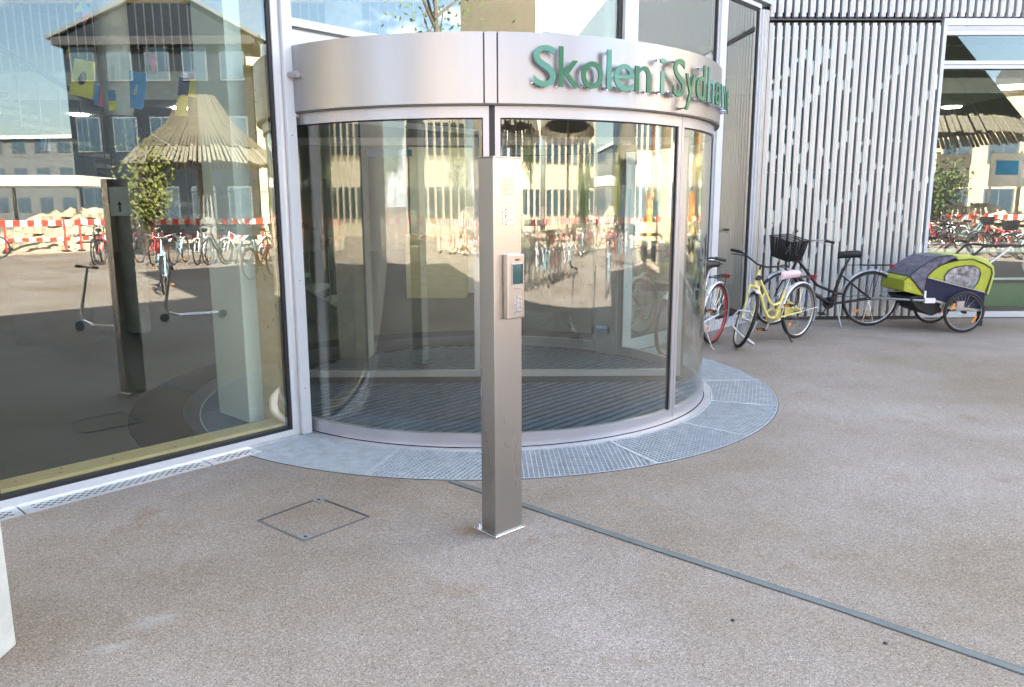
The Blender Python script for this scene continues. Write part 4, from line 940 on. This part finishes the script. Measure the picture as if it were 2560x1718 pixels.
flag('small signal flag blue above yellow, right of the blue and red flag', [(705,590),(757,590),(760,722),(712,722)], [('fb', [(0,0),(1,0),(1,.5),(0,.5)]), ('fy', [(0,.51),(1,.51),(1,1),(0,1)])])
flag('large blue signal flag with a small white rectangle', [(845,460),(970,480),(930,715),(850,705)], [('fb', full), ('fw!', [(.22,.35),(.52,.35),(.52,.63),(.22,.63)])])
flag('chequered navy and yellow signal flag, rightmost of the flags', [(1170,505),(1300,525),(1290,765),(1142,752)], [('fn', [(0,0),(.54,0),(.54,.47),(0,.47)]), ('fy', [(.55,0),(1,0),(1,.47),(.55,.47)]), ('fy', [(0,.48),(.54,.48),(.54,1),(0,1)]), ('fn', [(.55,.48),(1,.48),(1,1),(.55,1)])])
flag('crumpled red pennant above the blue flag', [(950,325),(1034,375),(998,488),(930,385)], [('fr', [(.0,.3),(1,0),(1,1),(.6,.7)]), ('fp', [(0,0),(.95,.02),(0,.29)])])
flag('diamond shaped flag of yellow, green and pink at the top of the left window', [(530,0),(608,75),(540,170),(483,80)], [('fg', [(0,0),(1,0),(.5,.5)]), ('fp', [(1,0),(1,1),(.5,.5)]), ('fn', [(1,1),(0,1),(.5,.5)]), ('fy', [(0,1),(0,0),(.5,.5)])])
flag('small white and pink flag directly above the chequered flag', [(1190,465),(1270,490),(1262,520),(1176,505)], [('fw', [(0,0),(.5,0),(.5,1),(0,1)]), ('fp', [(.51,0),(1,0),(1,1),(.51,1)])])
flag('small yellow diamond flag left of the disc flag', [(446,312),(462,360),(446,385),(428,350)], [('fy', full)])
flag('white flag with blue edges and a red stripe low at the left', [(266,890),(352,888),(350,992),(268,985)], [('fb', [(0,0),(.25,0),(.25,1),(0,1)]), ('fw', [(.26,0),(.45,0),(.45,1),(.26,1)]), ('fr', [(.46,0),(.54,0),(.54,1),(.46,1)]), ('fw', [(.55,0),(.75,0),(.75,1),(.55,1)]), ('fb', [(.76,0),(1,0),(1,1),(.76,1)])])

# ------------------------------------------------------------------ the yard that the glass mirrors
def pavilion(label, x, y, r, zr, za, seg=54, sm='thatch', zf=.55):
    root = thing('slatted_pavilion', label, 'pavilion', (x, y, 0), group=None)
    c = MB(); c.lathe([(.28, 0), (.22, za-.3)], 14, (x, y, 0)); c.build('pavilion_column', M['concrete'], root, smooth=40)
    rm = r*.45; zm = zr+(za-zr)*zf; rr = r-.35; zq = zr+.03+(zm-zr)*.35/(r-rm)
    c = MB(); c.lathe([(rr, zq), (rm, zm+.02), (.5, za-.02), (.5, za-.12), (rm, zm-.08), (rr, zq-.10)], 40, (x, y, 0)); c.build('roof_deck', M['roof_dark'], root)
    m_ = MB(); m_.bar((.5, 0, za+.02), (rm, 0, zm+.06), .06, .05); m_.bar((rm, 0, zm+.06), (rr, 0, zq+.04), 2*math.pi*r/seg*.62, .05); me = m_.mesh('roof_slat', M[sm])
    m_ = MB(); m_.bar((rr+.01, 0, zq+.04), (r+.15, 0, zr-.12), 2*math.pi*r/seg*.66, .05); me2 = m_.mesh('eave_slat', M['thatch_pale'])
    for i in range(seg):
        o = inst(me, 'roof_slat', root, (x, y, random.uniform(-.03, .03)), 2*math.pi*i/seg)
        inst(me2, 'eave_slat', root, (x, y, random.uniform(-.05, .05)), 2*math.pi*(i+random.uniform(-.12, .12))/seg)
    return root
pavilion('round slatted mushroom roof mirrored in the right-hand window', 17.4, -14.9, 5.9, 4.3, 10.0, 150, 'thatch_dark', .75)
pavilion('round slatted mushroom roof mirrored in the big left window', 20.6, -1.4, 2.3, 2.95, 5.0, 110)
pavilion('round slatted mushroom roof mirrored in the door glass right of the steel post', 4.0, -9.5, 3.0, 3.3, 6.0, 40)

WF = MB(); WF.box(-.65, .65, -.05, .03, -.75, .75); winframe = WF.mesh('window', M['win_frame'])
WG = MB(); WG.box(-.58, -.03, -.065, -.052, -.68, .68); WG.box(.03, .58, -.065, -.052, -.68, .68); wingl = WG.mesh('pane', M['win_dark'])
def building(name, label, a, b, depth, h, wall, floors, cols, roof='roof_dark', trim='white', gable=0, base=0.0, wz0=1.6, fh=3.0):
    a = Vector(a); b = Vector(b); ang = math.atan2(b.y-a.y, b.x-a.x); ln = (b-a).length
    root = thing(name, label, 'building', (a.x, a.y, 0))
    T = lambda u, w_, z: (a.x+u*math.cos(ang)-w_*math.sin(ang), a.y+u*math.sin(ang)+w_*math.cos(ang), z)   # w>0 = behind, away from us
    m_ = MB(T); m_.box(0, ln, 0, depth, 0, h); m_.build('wall', M[wall], root)
    m_ = MB(T); m_.box(-.3, ln+.3, -.35, depth+.3, h+.01, h+.35); m_.build('roof', M[trim], root)
    if gable:
        m_ = MB(T); m_.prism([(-.4, h+.36), (ln+.4, h+.36), (ln*.42, h+.36+gable)], lambda u, z: (u, -.2, z), lambda u, z: (u, depth*.5, z)); m_.build('gable', M[wall], root)
        m_ = MB(T); m_.bar((-.5, -.25, h+.3), (ln*.42, -.25, h+.5+gable), .3, .14); m_.bar((ln*.42, -.25, h+.5+gable), (ln+.5, -.25, h+.3), .3, .14); m_.build('verge_board', M['grey_wall'], root)
    else:
     m_ = MB(T); m_.box(ln*.3, ln*.45, depth*.3, depth*.6, h+.36, h+1.6); m_.build('roof_hut', M[roof], root)
    for f in range(floors):
        for c in range(cols):
            u = ln*(c+.5)/cols; p = T(u, -.01, wz0+f*fh)
            wo = inst(winframe, 'window', root, p, ang+math.pi); wo.scale = (min(1.2, ln/cols/2.0), 1, 1); wo.rotation_euler = (0, 0, ang)
            # local -y must face us
            g_ = bpy.data.objects.new('pane', wingl); col.objects.link(g_); g_.parent = wo
    return root
building('terrace_house', 'long apartment block, walls coloured dark blue for shade, with white windows mirrored in the left window', (29.4, -1.5), (30.4, -9.6), 9, 8.3, 'navy_wall', 3, 5, trim='roof_dark', gable=2.0)
building('terrace_house', 'sunlit beige apartment block mirrored at the right side of the left window', (31.5, 6.0), (29.3, -1.4), 9, 7.4, 'beige', 3, 4, trim='beige')
building('terrace_house', 'tall beige house mirrored in the glass above the round fascia', (27.5, 17.0), (25.5, 10.4), 9, 14.0, 'beige', 4, 4, trim='beige')
building('apartment_block', 'low far grey block with rows of windows mirrored at the left window edge', (74, -12), (84, -52), 12, 8.2, 'grey_wall', 3, 16)
building('apartment_block', 'cream apartment building with dark window bands mirrored in the round door', (19, -31), (-2, -33), 10, 9.0, 'cream', 3, 10, trim='red' if False else 'cream')
building('apartment_block', 'taller cream building mirrored left of the steel post', (-4, -29), (-20, -24), 10, 13.0, 'cream', 4, 8, trim='cream')
building('apartment_block', 'pale building with red roof hut mirrored right of the steel post', (38, -22), (21, -31), 10, 8.0, 'beige', 2, 8)

def tree(label, x, y, h, r, leafm='leaf', n=2600, seed=1, name='tree'):
    rnd = random.Random(seed); root = thing(name, label, 'tree', (x, y, 0))
    t = MB(); t.tube([(x, y, 0), (x+.05, y, h*.25), (x-.05, y+.05, h*.5), (x, y, h*.85)], [.16, .13, .09, .03], 8)
    tips = []
    for i in range(16):
        a = rnd.uniform(0, 6.28); z = h*rnd.uniform(.3, .8); e = (x+r*.8*math.cos(a), y+r*.8*math.sin(a), z+h*rnd.uniform(.08, .25)); t.tube([(x, y, z), ((x+e[0])/2, (y+e[1])/2, (z+e[2])/2+.1), e], [.05, .03, .012], 5); tips.append(e)
    t.build('trunk', M['bark'], root, smooth=50)
    c = MB()
    for i in range(n):
        e = tips[rnd.randrange(len(tips))]; s = rnd.uniform(.2, 1.05); d = .30*r+.1
        p = Vector((x+(e[0]-x)*s+rnd.gauss(0, d*.6), y+(e[1]-y)*s+rnd.gauss(0, d*.6), h*.35+(e[2]-h*.35)*s+rnd.gauss(0, d*.6)))
        u = Vector((rnd.gauss(0,1), rnd.gauss(0,1), rnd.gauss(0,1))).normalized()*rnd.uniform(.05, .10); v = u.orthogonal().normalized()*rnd.uniform(.03, .06)
        c.add([p-u, p+v, p+u, p-v], [(0,1,2,3)])
    c.build('crown', M[leafm], root, kind='stuff'); return root
tree('slender young tree with yellowing leaves mirrored in the left window', 18.4, -2.6, 3.2, .9, 'leaf2', 1600, 2)
tree('bushy tree mirrored in the right-hand window', 16.7, -9.2, 3.0, 1.3, 'leaf', 2600, 3)
tree('tall thin-leaved tree mirrored above the round door fascia', 15.2, 6.3, 9.2, 1.9, 'leaf', 900, 5)
tree('dark tree beside the cream building mirrored in the round door', 12.5, -24, 7.5, 2.6, 'leaf', 3000, 6)
tree('broad tree standing before the taller cream building', -5.5, -24, 6.5, 2.8, 'leaf', 3000, 7)

# barriers
BRD = MB(); BRD.box(-1.0, 1.0, -.015, .015, .84, 1.04)
def barrier(x, y, a, i):
    root = thing('safety_barrier', 'red and white striped plank barrier on low feet around the building site', 'barrier', (x, y, 0), a, 'red and white barriers around the building site', baked=False)
    return root
bm0 = barrier(0, 0, 0, 0)
for k in range(10):
    m_ = MB(); m_.box(-1+k*.2, -1+k*.2+.2, -.015, .015, .86, 1.06); m_.build('plank_stripe', M['red' if k % 2 else 'white'], bm0)
    m_ = MB(); m_.box(-1+k*.2, -1+k*.2+.2, -.015, .015, .36, .48); m_.build('plank_stripe', M['white' if k % 2 else 'red'], bm0)
for s in (-.85, .85):
    m_ = MB(); m_.box(s-.03, s+.03, -.055, -.016, .05, 1.12); m_.build('barrier_post', M['red'], bm0)
    m_ = MB(); m_.box(s-.12, s+.12, -.35, .35, 0, .05); m_.build('barrier_foot', M['black'], bm0)
line = [(21.3, 9), (22.0, -4), (19.6, -10.2), (11, -12.6), (2, -13.6), (-7, -14.6)]
first = True
for (ax_, ay_), (bx_, by_) in zip(line, line[1:]):
    d = Vector((bx_-ax_, by_-ay_)); ln = d.length; k = int(ln/2.15); a = math.atan2(d.y, d.x)
    where = next(txt for lim, txt in ((25, 'mirrored by the big left window'),) if True) if (ax_, ay_) == line[0] else ('mirrored by the right-hand window' if (ax_, ay_) in line[1:3] else 'mirrored by the round door')
    for i in range(k):
        p = Vector((ax_, ay_))+d*((i+.5)/k); o = bm0 if first else copy_tree(bm0); first = False
        o['label'] = 'red and white striped plank barrier '+where; o['group'] = 'barriers '+where
        o.location = (p.x+random.uniform(-.15, .15), p.y+random.uniform(-.15, .15), 0); o.rotation_euler = (0, 0, a+random.uniform(-.12, .12))
# wire site fence behind
fence0 = thing('site_fence_panel', 'wire mesh site fence panel on concrete feet behind the barriers', 'fence panel', (0, 0, 0), 0, 'wire mesh fence panels behind the barriers', baked=False)
m_ = MB(); m_.tube([(-1.7, 0, .1), (-1.7, 0, 2.0), (1.7, 0, 2.0), (1.7, 0, .1)], .02, 6, closed=True); m_.build('panel_frame', M['alu'], fence0)
m_ = MB()
for i in range(1, 34): m_.box(-1.7+i*.1-.002, -1.7+i*.1+.002, -.002, .002, .1, 2.0)
for i in range(1, 8): m_.box(-1.7, 1.7, -.003, .003, .1+i*.25, .105+i*.25)
m_.build('wire_mesh', M['alu'], fence0)
m_ = MB(); m_.box(-1.85, -1.55, -.3, .3, 0, .1); m_.build('fence_foot', M['concrete'], fence0)
first = True
for (x0, y0, x1, y1, k) in ((23.0, 7, 22.6, -4.5, 3), (18.2, -8.6, 11, -13, 2), (1, -15, -8, -15.6, 2)):
    for i in range(k):
        o = fence0 if first else copy_tree(fence0); first = False
        o.location = (x0+(x1-x0)*(i+.5)/k, y0+(y1-y0)*(i+.5)/k, 0); o.rotation_euler = (0, 0, math.atan2(y1-y0, x1-x0))
# rubble heaps
for k, (x, y, r, h) in enumerate([(24.5, -7, 3.0, 1.2), (20.5, -12.5, 3.2, 1.3), (8, -17, 4, 1.0), (25.5, 3, 2.6, .9), (-3, -18, 3, 1.1)]):
    m_ = MB(); rnd = random.Random(k); n1, n2 = 22, 8
    for j in range(n2+1):
        for i in range(n1):
            t = 2*math.pi*i/n1; q = j/n2; rr = r*(1-q)*(1+.25*rnd.random()); m_.v.append((x+rr*math.cos(t), y+rr*math.sin(t), h*(1-(1-q)**2)*(1+.25*rnd.uniform(-1, 1)*(j > 0))))
    for j in range(n2):
        for i in range(n1): m_.f.append((j*n1+i, j*n1+(i+1) % n1, (j+1)*n1+(i+1) % n1, (j+1)*n1+i))
    for i in range(260):
        t = rnd.uniform(0, 6.28); q = rnd.random()**.6; s = rnd.uniform(.05, .2); c_ = Vector((x+r*1.1*q*math.cos(t), y+r*1.1*q*math.sin(t), h*(1-q*q)))
        m_.box(c_.x-s, c_.x+s, c_.y-s*.7, c_.y+s*.7, c_.z-s*.2, c_.z+s*.6)
    o = m_.build('rubble_heap', M['sand']); o['kind'] = 'stuff'
# tent canopy
tn = thing('white_canopy', 'long flat white canopy mirrored at the left edge of the left window', 'canopy', (25.2, -10.5, 0))
m_ = MB(); m_.box(23.6, 27, -14.5, -6.6, 2.25, 2.62); m_.build('canopy_roof', M['canvas'], tn)
for x in (23.8, 26.8):
    for y in (-14.3, -10.5, -6.8):
        m_ = MB(); m_.box(x-.05, x+.05, y-.05, y+.05, 0, 2.249); m_.build('canopy_post', M['alu'], tn)
# signs
for k, (x, y, lab, bl_) in enumerate([(20.0, -13.2, 'blank white site board on posts mirrored in the right-hand window', 0), (22.0, -12.6, 'white site board with a blue picture beside the blank board', 1)]):
    r_ = thing('site_board', lab, 'sign', (x, y, 0)); m_ = MB(); m_.box(x-.75, x+.75, y-.02, y+.02, 2.2, 3.6); bo = m_.build('board', M['paper'], r_)
    if bl_: m_ = MB(); m_.box(x-.5, x+.5, y+.021, y+.024, 2.7, 3.3); m_.build('picture', M['fb'], bo)
    m_ = MB(); m_.box(x-.65, x-.58, y-.09, y-.021, 0, 3.7); m_.box(x+.58, x+.65, y-.09, y-.021, 0, 3.7); m_.build('posts', M['alu'], r_)
# excavator
ex = thing('excavator', 'orange excavator with raised arm mirrored at the right side of the round door', 'excavator', (18, 4.4, 0))
EX = lambda x, y, z: (18.0+x*math.cos(2.9)-y*math.sin(2.9), 4.4+x*math.sin(2.9)+y*math.cos(2.9), z)
for y in (-1, 1):
    m_ = MB(EX); m_.prism([(-1.6, .1), (-1.9, .45), (-1.6, .8), (1.6, .8), (1.9, .45), (1.6, .1), (1.3, 0), (-1.3, 0)], lambda u, v: (u, y-.25, v), lambda u, v: (u, y+.25, v)); m_.build('track', M['black'], ex)
m_ = MB(EX); m_.box(-1.8, 1.0, -1.1, 1.1, .95, 1.9); m_.box(-.8, .8, -.7, .7, .55, .95); m_.build('body', M['orange'], ex, bevel=.08)
m_ = MB(EX); m_.box(.0, 1.2, -1.1, -.2, 1.95, 2.9); m_.build('cab', M['win_dark'], ex, bevel=.06)
m_ = MB(EX); m_.bar((.8, .2, 1.6), (2.6, .2, 3.9), .35, .5); m_.bar((2.6, .2, 3.9), (4.3, .2, 3.6), .32, .42); m_.build('boom', M['orange'], ex)
m_ = MB(EX); m_.bar((4.3, .2, 3.8), (5.1, .2, 1.6), .25, .32); m_.build('arm', M['orange'], ex)
m_ = MB(EX); m_.prism([(4.9, 1.6), (5.6, 1.3), (5.5, .7), (4.9, .6), (4.6, 1.0)], lambda u, v: (u, -.2, v), lambda u, v: (u, .6, v)); m_.build('bucket', M['roof_dark'], ex)

# parked bicycles in the mirrored yard (variants copied)
grp = 'bicycles parked in the yard that the glass mirrors'
kw = dict(spokes=False, group=grp)
rowtxt = 'in the row mirrored by the left window'
vA = bicycle('parked_bicycle', 'black parked city bicycle '+rowtxt, (15.3, -1.8), R(185), Rw=.34, fm='black_paint', style='lady', **kw)
vB = bicycle('parked_bicycle', 'red parked diamond-frame bicycle '+rowtxt, (15.3, -1.2), R(175), Rw=.33, fm='rpaint', style='diamond', guard='black', **kw)
vC = bicycle('parked_bicycle', 'light blue parked bicycle with basket '+rowtxt, (15.3, -.6), R(180), Rw=.34, fm='bpaint', style='lady', guard='wpaint', basket=True, **kw)
vD = bicycle('parked_bicycle', 'white parked diamond-frame bicycle '+rowtxt, (15.3, 0), R(180), Rw=.34, fm='wpaint', style='diamond', guard='wpaint', **kw)
vs_ = [vA, vB, vC, vD]; rnd = random.Random(5)
spots = [(15.2+.1*i+rnd.uniform(-.1, .1), 0.5+.52*i, R(rnd.uniform(165, 200)), rowtxt) for i in range(4)]
spots += [(15.5+rnd.uniform(-.2, .2), -2.4-.5*i, R(rnd.uniform(165, 200)), rowtxt) for i in range(2)]
spots += [(13.3+.48*i, -7.9+.06*i+rnd.uniform(-.2, .2), R(rnd.uniform(60, 115)), 'in the row mirrored by the right-hand window') for i in range(9)]
spots += [(2.4+.55*i, -4.6+rnd.uniform(-.3, .3), R(rnd.uniform(75, 105)), 'in the row mirrored by the round door') for i in range(12)]
for i, (x, y, a, txt) in enumerate(spots):
    j = (i*7+i//3) % 4; o = copy_tree(vs_[j]); o.location = (x, y, 0); o.rotation_euler = (0, 0, a)
    o['label'] = ('black parked city bicycle ', 'red parked diamond-frame bicycle ', 'light blue parked bicycle with basket ', 'white parked diamond-frame bicycle ')[j]+txt
    o['group'] = 'bicycles parked '+txt
for o in vs_: o['group'] = 'bicycles parked '+rowtxt
n1_ = bicycle('blue_bicycle', 'light blue bicycle standing alone mirrored low in the door right of the post', (8.4, 1.1), R(165), Rw=.34, fm='bpaint', style='step', guard='wpaint', bar='alu')
n2_ = bicycle('red_bicycle', 'red bicycle mirrored beside the light blue one in the curved glass', (9.9, 2.3), R(15), Rw=.33, fm='rpaint', style='diamond', guard='rpaint')
n3_ = bicycle('small_blue_bicycle', 'small blue and white bicycle seen end-on mirrored next to the steel post', (1.55, -.9), R(95), Rw=.30, wb=.95, fm='bpaint', style='step', guard='wpaint', saddle_z=.75, bar_z=.9)

# kick scooters mirrored in the left window
def scooter(label, x, y, a, lean):
    root = thing('kick_scooter', label, 'scooter', (x, y, 0), a, baked=False)
    T = lambda u, w_, z: (u, w_*math.cos(lean)+z*math.sin(lean), z*math.cos(lean)-w_*math.sin(lean))
    m_ = MB(T); m_.box(-.1, .42, -.05, .05, .07, .09); m_.build('deck', M['chrome'], root, bevel=.004)
    m_ = MB(T); m_.tube([(.42, 0, .08), (.55, 0, .13), (.58, 0, .22), (.50, 0, .80)], .02, 8); m_.build('stem', M['chrome'], root, smooth=40)
    m_ = MB(T); m_.tube([(.50, -.17, .80), (.50, .17, .80)], .013, 8); hb_ = m_.build('handlebar', M['alu'], root)
    for s in (-1, 1): m_ = MB(T); m_.tube([(.50, s*.09, .80), (.50, s*.18, .80)], .018, 8); m_.build('grip', M['black'], hb_)
    for u in (-.14, .60): m_ = MB(T); m_.tube([(u, -.012, .06), (u, .012, .06)], .06, 20); m_.build('wheel', M['galv_strip'], root, smooth=40)
scooter('silver kick scooter standing left of the dark column in the window reflection', 3.19, 2.22, R(288), R(8))
scooter('second kick scooter lying lower right of the dark column in the reflection', 4.3, 3.0, R(245), R(-14))
